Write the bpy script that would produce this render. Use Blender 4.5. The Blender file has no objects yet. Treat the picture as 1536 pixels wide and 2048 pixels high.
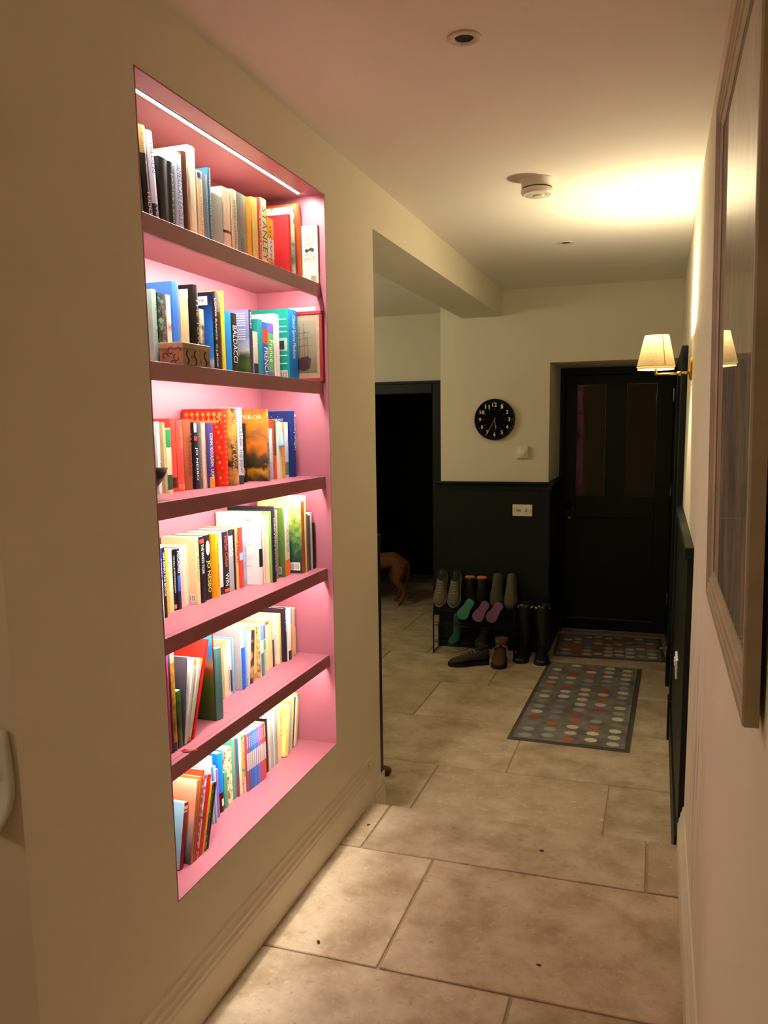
import bpy, bmesh, math, random
from mathutils import Vector, Matrix
random.seed(7)
scene = bpy.context.scene
COL = scene.collection
# ------------------------------------------------------------------ camera
cam_data = bpy.data.cameras.new('camera'); cam = bpy.data.objects.new('camera', cam_data); COL.objects.link(cam)
cam_data.sensor_fit = 'VERTICAL'; cam_data.sensor_height = 36.0; cam_data.sensor_width = 27.0
cam_data.lens = 1624.06 / 2048 * 36
cam_data.shift_x = -11.37 / 2048; cam_data.shift_y = 57.53 / 2048
cam_data.clip_start = .02
RT = Vector((.94975853, .31271092, -.01306208)); UP = Vector((-.03138342, .13667471, .99011873)); FW = Vector((-.3114062, .93996378, -.13962191))
m4 = Matrix.Identity(4)
for i in range(3):
    m4[i][0] = RT[i]; m4[i][1] = UP[i]; m4[i][2] = -FW[i]
m4[2][3] = 1.54
cam.matrix_world = m4
scene.camera = cam
# ------------------------------------------------------------------ world, exposure, lights
world = bpy.data.worlds.new('night'); scene.world = world; world.use_nodes = True
world.node_tree.nodes['Background'].inputs[0].default_value = (.006, .008, .014, 1)
world.node_tree.nodes['Background'].inputs[1].default_value = 1
vs = scene.view_settings
vs.view_transform = 'Standard'; vs.look = 'None'; vs.gamma = 1; vs.use_curve_mapping = False
vs.exposure = 0.3
LED_STRENGTH = 190.0 
TOP_LED_STRENGTH = 275.0      # light strips in the niche
LED_COLOR = (1.0, .95, .86)
BULB_WATT = 68.0          # bulb in the wall sconce
BULB_COLOR = (1.0, .87, .60)
kl = bpy.data.lights.new('kitchen_lamp_offscreen', 'POINT'); kl.energy = 19.0; kl.color = (1, .77, .64); kl.shadow_soft_size = .15
ko = bpy.data.objects.new('kitchen_lamp_offscreen', kl); ko.location = (-3.1, .15, 2.0); COL.objects.link(ko)
hl = bpy.data.lights.new('side_hall_lamp_offscreen', 'POINT'); hl.energy = 20; hl.color = (.97, .95, .74); hl.shadow_soft_size = .12
ho = bpy.data.objects.new('side_hall_lamp_offscreen', hl); ho.location = (-3.2, 4.8, 2.05); COL.objects.link(ho)

# ------------------------------------------------------------------ materials
def lin(h):
    if isinstance(h, tuple): return h
    c = [int(h[i:i + 2], 16) / 255 for i in (0, 2, 4)]
    return tuple((x / 12.92 if x <= .04045 else ((x + .055) / 1.055) ** 2.4) for x in c)
MATS = {}
def new_mat(name):
    m = bpy.data.materials.new(name); m.use_nodes = True
    return m, m.node_tree.nodes, m.node_tree.links, m.node_tree.nodes['Principled BSDF']
def plain(name, col, rough=.5, metal=0, var=.06, scale=40, bump=0, spec=.5):
    key = ('plain', name)
    if key in MATS: return MATS[key]
    m, N, L, P = new_mat(name); c = lin(col)
    P.inputs['Roughness'].default_value = rough; P.inputs['Metallic'].default_value = metal
    P.inputs['Specular IOR Level'].default_value = spec
    tc = N.new('ShaderNodeTexCoord'); nz = N.new('ShaderNodeTexNoise'); nz.inputs['Scale'].default_value = scale; nz.inputs['Detail'].default_value = 4
    L.new(tc.outputs['Object'], nz.inputs['Vector'])
    r = N.new('ShaderNodeValToRGB'); L.new(nz.outputs['Fac'], r.inputs[0])
    r.color_ramp.elements[0].position = .3; r.color_ramp.elements[1].position = .7
    r.color_ramp.elements[0].color = tuple(x * (1 - var) for x in c) + (1,)
    r.color_ramp.elements[1].color = tuple(min(1, x * (1 + var)) for x in c) + (1,)
    L.new(r.outputs[0], P.inputs['Base Color'])
    if bump:
        b = N.new('ShaderNodeBump'); b.inputs['Strength'].default_value = bump; b.inputs['Distance'].default_value = .002
        L.new(nz.outputs['Fac'], b.inputs['Height']); L.new(b.outputs[0], P.inputs['Normal'])
    MATS[key] = m
    return m
def art(c1, c2, c3, scale=22):
    key = ('art', c1, c2, c3, scale)
    if key in MATS: return MATS[key]
    m, N, L, P = new_mat('printed_art_' + c1)
    P.inputs['Roughness'].default_value = .4
    tc = N.new('ShaderNodeTexCoord'); nz = N.new('ShaderNodeTexNoise'); nz.inputs['Scale'].default_value = scale; nz.inputs['Detail'].default_value = 3
    L.new(tc.outputs['Object'], nz.inputs['Vector'])
    r = N.new('ShaderNodeValToRGB'); L.new(nz.outputs['Fac'], r.inputs[0]); E = r.color_ramp.elements
    E[0].position = .38; E[0].color = lin(c2) + (1,)
    E[1].position = .62; E[1].color = lin(c3) + (1,)
    e = E.new(.5); e.color = lin(c1) + (1,)
    L.new(r.outputs[0], P.inputs['Base Color'])
    MATS[key] = m
    return m
def zart(stops, scale=30, amt=.12, height=.25):
    """printed picture that changes with height: stops = [(z fraction, colour)]"""
    key = ('zart', tuple(stops), scale, height)
    if key in MATS: return MATS[key]
    m, N, L, P = new_mat('printed_picture')
    P.inputs['Roughness'].default_value = .35
    tc = N.new('ShaderNodeTexCoord'); sp = N.new('ShaderNodeSeparateXYZ'); L.new(tc.outputs['Object'], sp.inputs[0])
    nz = N.new('ShaderNodeTexNoise'); nz.inputs['Scale'].default_value = scale; nz.inputs['Detail'].default_value = 5
    L.new(tc.outputs['Object'], nz.inputs['Vector'])
    a = N.new('ShaderNodeMath'); a.operation = 'MULTIPLY'; a.inputs[1].default_value = 1 / height; L.new(sp.outputs['Z'], a.inputs[0])
    b = N.new('ShaderNodeMath'); b.operation = 'MULTIPLY_ADD'; b.inputs[1].default_value = amt * 2; b.inputs[2].default_value = -amt
    L.new(nz.outputs['Fac'], b.inputs[0])
    c = N.new('ShaderNodeMath'); c.operation = 'ADD'; L.new(a.outputs[0], c.inputs[0]); L.new(b.outputs[0], c.inputs[1])
    r = N.new('ShaderNodeValToRGB'); L.new(c.outputs[0], r.inputs[0]); E = r.color_ramp.elements
    E[0].position = stops[0][0]; E[0].color = lin(stops[0][1]) + (1,)
    E[1].position = stops[-1][0]; E[1].color = lin(stops[-1][1]) + (1,)
    for p, col in stops[1:-1]:
        e = E.new(p); e.color = lin(col) + (1,)
    L.new(r.outputs[0], P.inputs['Base Color'])
    MATS[key] = m
    return m
def emit(name, col, s):
    m = bpy.data.materials.new(name); m.use_nodes = True; N = m.node_tree.nodes; N.clear()
    e = N.new('ShaderNodeEmission'); e.inputs[0].default_value = col + (1,); e.inputs[1].default_value = s
    o = N.new('ShaderNodeOutputMaterial'); m.node_tree.links.new(e.outputs[0], o.inputs[0])
    return m
def wall_paint(name, col, scuff=False):
    m, N, L, P = new_mat(name); c = lin(col)
    P.inputs['Roughness'].default_value = .85; P.inputs['Specular IOR Level'].default_value = .2
    tc = N.new('ShaderNodeTexCoord')
    n1 = N.new('ShaderNodeTexNoise'); n1.inputs['Scale'].default_value = 2.2; n1.inputs['Detail'].default_value = 6
    n2 = N.new('ShaderNodeTexNoise'); n2.inputs['Scale'].default_value = 180; n2.inputs['Detail'].default_value = 2
    for n in (n1, n2): L.new(tc.outputs['Object'], n.inputs['Vector'])
    r = N.new('ShaderNodeValToRGB'); L.new(n1.outputs['Fac'], r.inputs[0])
    r.color_ramp.elements[0].color = tuple(x * .95 for x in c) + (1,); r.color_ramp.elements[1].color = tuple(min(1, x * 1.03) for x in c) + (1,)
    out = r.outputs[0]
    if scuff:   # grey brush marks rubbed along the wall at hip height
        mp = N.new('ShaderNodeMapping'); mp.inputs['Scale'].default_value = (1, 16, 1.6); L.new(tc.outputs['Object'], mp.inputs[0])
        n3 = N.new('ShaderNodeTexNoise'); n3.inputs['Scale'].default_value = 2.4; n3.inputs['Detail'].default_value = 5; L.new(mp.outputs[0], n3.inputs['Vector'])
        r3 = N.new('ShaderNodeValToRGB'); r3.color_ramp.elements[0].position = .47; r3.color_ramp.elements[1].position = .66; L.new(n3.outputs['Fac'], r3.inputs[0])
        sp = N.new('ShaderNodeVectorMath'); sp.operation = 'DISTANCE'
        mp2 = N.new('ShaderNodeMapping'); mp2.inputs['Location'].default_value = (0, -2.45 * 1.4, -.62 * 1.5); mp2.inputs['Scale'].default_value = (0, 1.4, 1.5)
        L.new(tc.outputs['Object'], mp2.inputs[0]); L.new(mp2.outputs[0], sp.inputs[0]); sp.inputs[1].default_value = (0, 0, 0)
        r4 = N.new('ShaderNodeValToRGB'); r4.color_ramp.elements[0].color = (1, 1, 1, 1); r4.color_ramp.elements[1].color = (0, 0, 0, 1)
        r4.color_ramp.elements[0].position = .25; r4.color_ramp.elements[1].position = .8; L.new(sp.outputs['Value'], r4.inputs[0])
        mu = N.new('ShaderNodeMath'); mu.operation = 'MULTIPLY'; L.new(r3.outputs[0], mu.inputs[0]); L.new(r4.outputs[0], mu.inputs[1])
        mu2 = N.new('ShaderNodeMath'); mu2.operation = 'MULTIPLY'; mu2.inputs[1].default_value = .62; L.new(mu.outputs[0], mu2.inputs[0])
        mx = N.new('ShaderNodeMix'); mx.data_type = 'RGBA'; L.new(mu2.outputs[0], mx.inputs['Factor']); L.new(out, mx.inputs['A'])
        mx.inputs['B'].default_value = lin('6b6259') + (1,)
        out = mx.outputs['Result']
    L.new(out, P.inputs['Base Color'])
    b = N.new('ShaderNodeBump'); b.inputs['Strength'].default_value = .08; b.inputs['Distance'].default_value = .001
    L.new(n2.outputs['Fac'], b.inputs['Height']); L.new(b.outputs[0], P.inputs['Normal'])
    return m
def stone(name, base, dark, light, fleck):
    """limestone: cloudy colour, small pits and pale flecks; every slab shifts a little in tone"""
    m, N, L, P = new_mat(name)
    P.inputs['Roughness'].default_value = .55; P.inputs['Specular IOR Level'].default_value = .3
    tc = N.new('ShaderNodeTexCoord'); oi = N.new('ShaderNodeObjectInfo')
    off = N.new('ShaderNodeVectorMath'); off.operation = 'ADD'
    sc = N.new('ShaderNodeVectorMath'); sc.operation = 'SCALE'; sc.inputs['Scale'].default_value = 23
    cb = N.new('ShaderNodeCombineXYZ'); L.new(oi.outputs['Random'], cb.inputs[0]); L.new(oi.outputs['Random'], cb.inputs[1])
    L.new(cb.outputs[0], sc.inputs[0]); L.new(tc.outputs['Object'], off.inputs[0]); L.new(sc.outputs[0], off.inputs[1])
    def noise(s, d, ro=.6):
        n = N.new('ShaderNodeTexNoise'); n.inputs['Scale'].default_value = s; n.inputs['Detail'].default_value = d; n.inputs['Roughness'].default_value = ro
        L.new(off.outputs[0], n.inputs['Vector']); return n
    n1 = noise(5, 8, .65); n2 = noise(38, 6, .7); n3 = noise(24, 6, .8)
    r = N.new('ShaderNodeValToRGB'); L.new(n1.outputs['Fac'], r.inputs[0])
    r.color_ramp.elements[0].position = .32; r.color_ramp.elements[0].color = lin(dark) + (1,)
    r.color_ramp.elements[1].position = .66; r.color_ramp.elements[1].color = lin(base) + (1,)
    def mixc(fac, A, Bc, amt):
        k = N.new('ShaderNodeMath'); k.operation = 'MULTIPLY'; k.inputs[1].default_value = amt; L.new(fac, k.inputs[0])
        mx = N.new('ShaderNodeMix'); mx.data_type = 'RGBA'; L.new(k.outputs[0], mx.inputs['Factor']); L.new(A, mx.inputs['A']); mx.inputs['B'].default_value = lin(Bc) + (1,)
        return mx.outputs['Result']
    r2 = N.new('ShaderNodeValToRGB'); L.new(n2.outputs['Fac'], r2.inputs[0]); r2.color_ramp.elements[0].position = .57; r2.color_ramp.elements[1].position = .72
    r3 = N.new('ShaderNodeValToRGB'); L.new(n3.outputs['Fac'], r3.inputs[0]); r3.color_ramp.elements[0].position = .56; r3.color_ramp.elements[1].position = .64
    c = mixc(r2.outputs[0], r.outputs[0], '7d6648', .6)
    c = mixc(r3.outputs[0], c, light, fleck)
    hs = N.new('ShaderNodeHueSaturation'); L.new(c, hs.inputs['Color'])
    mr = N.new('ShaderNodeMapRange'); mr.inputs['To Min'].default_value = .88; mr.inputs['To Max'].default_value = 1.1; L.new(oi.outputs['Random'], mr.inputs['Value'])
    L.new(mr.outputs[0], hs.inputs['Value']); L.new(hs.outputs[0], P.inputs['Base Color'])
    b = N.new('ShaderNodeBump'); b.inputs['Strength'].default_value = .25; b.inputs['Distance'].default_value = .002; L.new(n2.outputs['Fac'], b.inputs['Height']); L.new(b.outputs[0], P.inputs['Normal'])
    return m
CREAM = wall_paint('cream_wall_paint', 'e1d7c0')
SCUFFED = wall_paint('cream_wall_paint_scuffed', 'e1d7c0', True)
CEIL = wall_paint('ceiling_paint', 'eee6d8')
TRIMW = plain('cream_trim_paint', 'ddd2b8', .45, var=.03, scale=6)
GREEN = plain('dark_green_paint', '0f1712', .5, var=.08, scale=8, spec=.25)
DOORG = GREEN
PINK = plain('raspberry_pink_paint', 'a5626f', .42, var=.03, scale=5)
STONE_A = stone('limestone', 'c8b598', '9a8363', 'dccfb4', .3)
STONE_B = stone('mottled_limestone', 'bfaa8c', 'a48d70', 'd6c8ac', .65)
GROUT = plain('grout', '9c8663', .95, var=.15, scale=60)
PAPER = plain('book_pages', 'e3d6b8', .85, var=.08, scale=120)
BLACK = plain('black_plastic', '0c0c0d', .4)
WHITEP = plain('white_plastic', 'eae2d0', .35, var=.02)
BRASS = plain('brass', 'c09a50', .28, metal=1, var=.05)
STEEL = plain('steel', 'a8a49c', .3, metal=1, var=.05)
WOODF = plain('limed_oak_frame', 'a8987a', .55, var=.1, scale=14)

# ------------------------------------------------------------------ mesh helpers
def link(name, me, parent=None, mats=(), label=None, cat=None, group=None, kind=None):
    ob = bpy.data.objects.new(name, me); COL.objects.link(ob)
    if me is not None:
        for m in mats:
            if m is not None and m.name not in [x.name for x in me.materials if x]: me.materials.append(m)
    if parent is not None: ob.parent = parent
    if label: ob['label'] = label
    if cat: ob['category'] = cat
    if group: ob['group'] = group
    if kind: ob['kind'] = kind
    return ob
def empty(name, loc, label, cat, group=None, rot=(0, 0, 0)):
    ob = link(name, None, None, (), label, cat, group); ob.location = loc; ob.rotation_euler = rot; ob.empty_display_size = .05
    return ob
def box(bm, lo, hi, c=0.0, mi=0):
    """box with optionally chamfered edges along the six faces"""
    lo = Vector(lo); hi = Vector(hi)
    if c <= 0:
        v = [bm.verts.new((x, y, z)) for x in (lo.x, hi.x) for y in (lo.y, hi.y) for z in (lo.z, hi.z)]
        fs = [(0, 1, 3, 2), (4, 6, 7, 5), (0, 4, 5, 1), (2, 3, 7, 6), (0, 2, 6, 4), (1, 5, 7, 3)]
        for f in fs:
            q = bm.faces.new([v[i] for i in f]); q.material_index = mi
        return v
    t = bmesh.new(); box(t, lo, hi, 0, mi)
    bmesh.ops.bevel(t, geom=list(t.edges), offset=c, segments=1, affect='EDGES', clamp_overlap=True)
    vm = {}
    for v in t.verts: vm[v] = bm.verts.new(v.co)
    for f in t.faces:
        q = bm.faces.new([vm[x] for x in f.verts]); q.material_index = mi
    t.free()
def done(bm, name, parent=None, mat=None, smooth=False, **k):
    bmesh.ops.recalc_face_normals(bm, faces=bm.faces)
    me = bpy.data.meshes.new(name); bm.to_mesh(me); bm.free()
    if smooth:
        for p in me.polygons: p.use_smooth = True
    mats = mat if isinstance(mat, (list, tuple)) else (mat,)
    return link(name, me, parent, mats, **k)
def boxo(name, lo, hi, mat, parent=None, c=0.0, **k):
    bm = bmesh.new(); box(bm, lo, hi, c)
    return done(bm, name, parent, mat, **k)
def lathe(bm, prof, n=24, axis='z', origin=(0, 0, 0), cap=True, mi=0):
    """revolve [(radius, height)] round an axis"""
    o = Vector(origin); rings = []
    for r, h in prof:
        ring = []
        for i in range(n):
            a = 2 * math.pi * i / n; u, w = r * math.cos(a), r * math.sin(a)
            p = {'z': (u, w, h), 'x': (h, u, w), 'y': (u, h, w)}[axis]
            ring.append(bm.verts.new(o + Vector(p)))
        rings.append(ring)
    for a, b in zip(rings, rings[1:]):
        for i in range(n):
            f = bm.faces.new((a[i], a[(i + 1) % n], b[(i + 1) % n], b[i])); f.material_index = mi
    if cap:
        for r in (rings[0], rings[-1]):
            try: f = bm.faces.new(r); f.material_index = mi
            except ValueError: pass
def tube(bm, pts, r, n=8, cap=True, mi=0):
    pts = [Vector(p) for p in pts]; rings = []
    rr = r if isinstance(r, (list, tuple)) else [r] * len(pts)
    prev = None
    for i, p in enumerate(pts):
        d = (pts[min(i + 1, len(pts) - 1)] - pts[max(i - 1, 0)]).normalized()
        if prev is None:
            a = Vector((0, 0, 1)) if abs(d.z) < .9 else Vector((1, 0, 0))
            u = d.cross(a).normalized()
        else:
            u = (prev - d * prev.dot(d)).normalized()
        prev = u; w = d.cross(u)
        rings.append([bm.verts.new(p + (u * math.cos(2 * math.pi * k / n) + w * math.sin(2 * math.pi * k / n)) * rr[i]) for k in range(n)])
    for a, b in zip(rings, rings[1:]):
        for k in range(n):
            f = bm.faces.new((a[k], a[(k + 1) % n], b[(k + 1) % n], b[k])); f.material_index = mi
    if cap:
        bm.faces.new(rings[0]); bm.faces.new(rings[-1])
def loft(bm, rings, cap=True, mi=0):
    R = [[bm.verts.new(p) for p in r] for r in rings]; n = len(R[0])
    for a, b in zip(R, R[1:]):
        for k in range(n):
            f = bm.faces.new((a[k], a[(k + 1) % n], b[(k + 1) % n], b[k])); f.material_index = mi
    if cap:
        bm.faces.new(R[0]); bm.faces.new(R[-1])
def prism(bm, poly, axis, a, b, mi=0):
    """extrude a 2-D outline along an axis from a to b; outline gives the other two coordinates in xyz order"""
    def P(u, v, t): return {'x': (t, u, v), 'y': (u, t, v), 'z': (u, v, t)}[axis]
    A = [bm.verts.new(P(u, v, a)) for u, v in poly]; Bv = [bm.verts.new(P(u, v, b)) for u, v in poly]
    n = len(poly)
    for i in range(n):
        f = bm.faces.new((A[i], A[(i + 1) % n], Bv[(i + 1) % n], Bv[i])); f.material_index = mi
    bm.faces.new(A).material_index = mi; bm.faces.new(Bv).material_index = mi
# text outlines, turned into flat meshes
TXT = {}
def text_geo(s, bold=0):
    if (s, bold) in TXT: return TXT[(s, bold)]
    cu = bpy.data.curves.new('lettering', 'FONT'); cu.body = s; cu.size = 1; cu.align_x = 'CENTER'; cu.align_y = 'CENTER'; cu.resolution_u = 2; cu.offset = bold
    ob = bpy.data.objects.new('lettering', cu); COL.objects.link(ob)
    dg = bpy.context.evaluated_depsgraph_get()
    me = bpy.data.meshes.new_from_object(ob.evaluated_get(dg))
    vs_ = [(v.co.x, v.co.y) for v in me.vertices]; fs = [tuple(p.vertices) for p in me.polygons]
    bpy.data.objects.remove(ob); bpy.data.curves.remove(cu); bpy.data.meshes.remove(me)
    if vs_:
        x0 = min(v[0] for v in vs_); x1 = max(v[0] for v in vs_); y0 = min(v[1] for v in vs_); y1 = max(v[1] for v in vs_)
    else: x0, x1, y0, y1 = 0, 1, 0, 1
    vs_ = [(v[0] - (x0 + x1) / 2, v[1] - (y0 + y1) / 2) for v in vs_]
    TXT[(s, bold)] = (vs_, fs, x1 - x0, y1 - y0)
    return TXT[(s, bold)]
def text_obj(s, fmap, w, h, mat, parent, name='lettering', keep=False, bold=0):
    """lettering stretched to w by h; fmap(u, v) gives the 3-D point"""
    vs_, fs, W, H = text_geo(s, bold)
    su, sv = w / W, h / H
    if keep: su = sv = min(su, sv)
    me = bpy.data.meshes.new(name); me.from_pydata([fmap(u * su, v * sv) for u, v in vs_], [], fs)
    return link(name, me, parent, (mat,))
INK = {}
def ink(c):
    if c not in INK: INK[c] = plain('ink_' + c, c, .5, var=.02)
    return INK[c]
XL, XR, ZC, ZL = -1.106, .126, 2.50, -.16
YB, YP, YS = 6.0, 3.173, 2.98
XBK = -1.402
BOOKS = [
 (0, -1185, 1723.0, 25.9, 132, 87, -4.1, 'slim black paperback against the left niche edge', '15120f', {}),
 (0, -1185, 1758.5, 30, 224, 148, -4.1, 'tall dark hardback with gold spine lettering leaning left', '1a1510', {'t': 'TUDOR', 'tc': 'c9c3b5', 'tp': 0.2, 'tl': 0.3, 'bands': [(0.72, 1, '8a7448')], 'hb': 1, 't2': 'SEMBURY', 't2c': 'd8b860'}),
 (0, -1185, 1788.9, 27.6, 221, 146, -4.1, 'tall lilac hardback with a dark purple foot', 'cfc4d6', {'bands': [(0, 0.25, '241a2c')], 't': 'HILDEN', 'tc': '1a1418', 'tp': 0.72, 'tl': 0.3, 'hb': 1, 't2': 'SILVER', 't2c': 'b0a8c0'}),
 (0, -1185, 1819.3, 39.9, 174, 115, 0, 'black paperback with a pale pear-shaped picture on its cover', '120f0c', {'pear': 1}),
 (0, -1185, 1860.6, 22.0, 174, 115, 0, 'slim black paperback with silver spine lettering', '17161a', {'t': 'JAMES LEES', 'tc': '8f95a5'}),
 (0, -1185, 1884.2, 44.0, 207, 136, 0, 'pale blue grey hardback with blue spine lettering', 'aab0c2', {'hb': 1, 't': 'AMERICAN EAGLES', 'tc': '3f4a66'}),
 (0, -1185, 1929.7, 26.6, 219, 145, 0, 'slim dark brown hardback pressed against a tall cream one', '4a2413', {'hb': 1}),
 (0, -1185, 1956.9, 38.0, 242, 160, 0, 'tall cream hardback, the largest of the top row', 'd9c6a2', {'hb': 1}),
 (0, -1185, 1996.6, 24.9, 191, 126, 0, 'slim peach paperback with a blue top band', 'd0b48c', {'bands': [(0.9, 0.97, '26347a')], 't': 'the white ship', 'tc': '8a6a40'}),
 (0, -1185, 2022.2, 28.2, 191, 126, 0, 'slim slate grey paperback', '6d7a86', {'t': 'northern line', 'tc': '3e4a55'}),
 (0, -1185, 2051.0, 13.3, 212, 140, 0, 'dark teal paperback with pale spine lettering', '24566c', {'t': 'MIDSUMMER NIGHT', 'tc': 'b9c8c8'}),
 (0, -1185, 2064.7, 60.8, 151, 100, 0, 'short sage grey paperback', '8b8a78', {}),
 (0, -1185, 2127.6, 50.2, 184, 122, 0, 'pinkish beige hardback with a brown mark', 'c3a88e', {'hb': 1, 'bands': [(0.33, 0.37, '4a1c14')]}),
 (0, -1185, 2178.6, 29.8, 190, 125, 0, 'slim beige paperback with black spine lettering', 'bda583', {'t': 'BERNARD CORNWELL', 'tc': '2a221c'}),
 (0, -1185, 2209.2, 52.3, 190, 125, 0, 'grey green paperback with a red and white title', '6f7263', {'t': 'Catch 22', 'tc': 'b04a48', 'tp': 0.68, 'tl': 0.3, 't2': 'heller', 't2c': '30302a'}),
 (0, -1185, 2266.0, 37.9, 191, 126, 0, 'mustard yellow paperback beside the grey green one', 'c08a2c', {'hb': 1}),
 (0, -1185, 2304.8, 33.8, 200, 132, 0, 'pale yellow paperback with a worn spine', 'c7a452', {}),
 (0, -1185, 2340.1, 21.6, 207, 136, 0, 'slim red paperback with white spine lettering', 'a5322a', {'t': 'THE WINTER ROAD', 'tc': 'e0c8b0'}),
 (0, -1185, 2362.6, 37.3, 212, 140, 0, 'cream paperback with tall black capitals on the spine', 'd6bf86', {'t': 'STANLEY', 'tc': '2a2018', 'ts': 0.8, 'tl': 0.75}),
 (0, -1185, 2400.9, 45.6, 163, 108, 0, 'short amber paperback with a white spine label', 'd18a10', {'bands': [(0.25, 0.62, 'd8ccb8')], 't': 'novel', 'tc': '555555'}),
 (0, -1185, 2561.9, 18.6, 209, 138, 0, 'red clothbound hardback with a bare front board', '9c1f22', {'hb': 1}),
 (0, -1185, 2581.6, 38.5, 237, 157, 0, 'cream and green hardback with a patterned spine', 'b7bd9c', {'hb': 1, 'kind': 'art', 'c2': '5d7d6a', 'c3': 'd9cda5'}),
 (0, -1185, 2634.6, 32.1, 260, 172, 0, 'orange red hardback, last upright of the top row', 'c2512c', {'hb': 1, 't': 'A HISTORY OF SCOTLAND', 'tc': 'e0a070'}),
 (1, -1206, 1792.9, 19.8, 187, 123, 0, 'pale mint hardback with grey spine lettering', 'a9cdb9', {'hb': 1, 't': 'THROWN  JENN ONE', 'tc': '4f6a68'}),
 (1, -1206, 1816.9, 34.9, 181, 119, 0, 'dark paperback with mint green swirls and brown lettering', '17211d', {'kind': 'vor', 'c2': '5fa08a', 't': 'JUNGLE BLOOM', 'tc': '8c4a35'}),
 (1, -1206, 1853.4, 19.4, 182, 120, 0, 'white paperback with an orange butterfly leaning left', 'd9d6d0', {'fly': 1}),
 (1, -1206, 1888.5, 30.3, 221, 146, 0, 'tall cornflower blue hardback', '3f74c9', {'hb': 1}),
 (1, -1206, 1919.5, 37.7, 201, 132, 0, 'plain cream paperback without lettering', 'cdb98b', {}),
 (1, -1206, 1986.7, 26.9, 228, 151, 0, 'black hardback with a white sticker reading CRI', '15110f', {'hb': 1, 't': 'THE TOWER', 'tc': 'a08f80', 'sticker': 'CRI'}),
 (1, -1206, 2014.3, 19.9, 167, 110, 0, 'small cream paperback with tiny pictures on the spine', 'c9b995', {'kind': 'art', 'c2': '3a3530', 'c3': 'd5caa8'}),
 (1, -1206, 2085.5, 20.7, 223, 147, 0, 'black hardback in a vivid blue jacket with a white sticker', '121014', {'hb': 1, 'cov': '1559ae', 'cov2': '0c1038', 'sticker': 'THR', 't': 'LONG RANGE  C.J.BOX', 'tc': 'e8e0b8', 'ts': 0.6, 'tl': 0.85}),
 (1, -1206, 2106.9, 25.2, 227, 150, 0, 'plain dark brown hardback with a grey top', '3a2622', {'hb': 1, 'bands': [(0.75, 1, '6b625c')]}),
 (1, -1206, 2132.9, 19.3, 233, 154, 0, 'tall acid yellow hardback', 'd8cf3a', {'hb': 1}),
 (1, -1206, 2153.0, 32.8, 180, 119, 0, 'bright sky blue paperback', '1287d6', {}),
 (1, -1206, 2188.0, 32.7, 178, 117, 0, 'black paperback with heavy white capitals', '121214', {'t': 'BALDACCI', 'tc': 'f2f2f2', 'ts': 0.75, 'tl': 0.6}),
 (1, -1206, 2296.7, 20.8, 201, 132, 0, 'walking guide with a green mountain landscape on its lilac cover', '2b2a33', {'guide': 1, 't': 'WALKS', 'tc': 'e8e8f0', 'tp': 0.85, 'tl': 0.25}),
 (1, -1206, 2321.8, 30.4, 139, 92, 0, 'short navy and cream booklet', 'c9c2b2', {'bands': [(0, 0.3, '1f2348')]}),
 (1, -1206, 2353.1, 33.6, 180, 119, 0, 'teal paperback with a white letter on its cover', '16868a', {'ctext': [('P', 0.3, 0.72, 0.3, 'e8f0e8')]}),
 (1, -1206, 2387.7, 35.5, 175, 115, 0, 'blue and red phrasebook reading FRENCH', '1f5aa8', {'bands': [(0.62, 0.88, 'd2402a'), (0.9, 1, '2a62c8')], 't': 'FRENCH', 'tc': 'f0f4fa', 'tp': 0.3, 'tl': 0.5, 'ts': 0.75}),
 (1, -1206, 2424.2, 40.7, 176, 116, 0, 'purple and green travel guide reading France', '5fa85c', {'bands': [(0.82, 1, '6a5cc0'), (0, 0.12, '5a6ab8')], 't': 'France', 'tc': 'eef4e0', 'tp': 0.5, 'tl': 0.4, 'ts': 0.7}),
 (1, -1206, 2468.1, 39.8, 210, 139, 0, 'white spiral bound book', 'ded8cc', {'spiral': 1}),
 (1, -1206, 2583.3, 70.5, 241, 159, 0, 'thick teal and blue textbook of sports medicine', '0c6aa8', {'cov': '0e8d7c', 't': 'Clinical Sports Medicine', 'tc': 'dff0f4', 'ts': 0.45, 'tl': 0.6, 'tp': 0.62, 'barcode': 1, 'cphoto': 1}),
 (2, -1279, 1859.2, 11.0, 191, 88, 0, 'white paperback with red lettering behind the black bowl', 'd8cfc2', {'t': 'HEARTLAND', 'tc': 'c23a2a', 'ts': 0.8}),
 (2, -1277, 1870.6, 12.8, 188, 90, 0, 'slim mid grey paperback behind the black bowl', '8c8a8c', {}),
 (2, -1275, 1883.8, 12.9, 193, 92, 0, 'white paperback with fine teal lettering', 'dfe0dc', {'t': 'FOR WHOM THE BELL', 'tc': '5a8a88', 'ts': 0.3}),
 (2, -1265, 1897.1, 8.7, 191, 102, 0, 'slim olive beige paperback', 'a89c6c', {}),
 (2, -1263, 1906.2, 24.8, 176, 104, 0, 'worn cream booklet with green patches', 'c8b892', {'bands': [(0.7, 0.98, '1f7a4a'), (0.05, 0.28, '1d4a30')]}),
 (2, -1266, 1937.9, 25.4, 201, 101, 0, 'faded red clothbound hardback with a black publisher mark', 'c23c34', {'hb': 1, 'bands': [(0.06, 0.2, '4a1412')], 't': 'TESS OF', 'tc': '8c2a20', 'tp': 0.8, 'tl': 0.2}),
 (2, -1263, 1963.7, 32.2, 198, 104, 0, 'red clothbound hardback with a gilt panel at its foot', 'cc443a', {'hb': 1, 'bands': [(0.03, 0.1, 'c8743a')], 't': 'GREAT TALES', 'tc': 'd98a5a', 'tp': 0.75, 'tl': 0.3}),
 (2, -1267, 2004.8, 40.8, 200, 100, 0, 'brown leather hardback with gold script on the spine', '86442a', {'hb': 1, 't': 'Waverley', 'tc': '5e2a16', 'ts': 0.8, 'tl': 0.6}),
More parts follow.
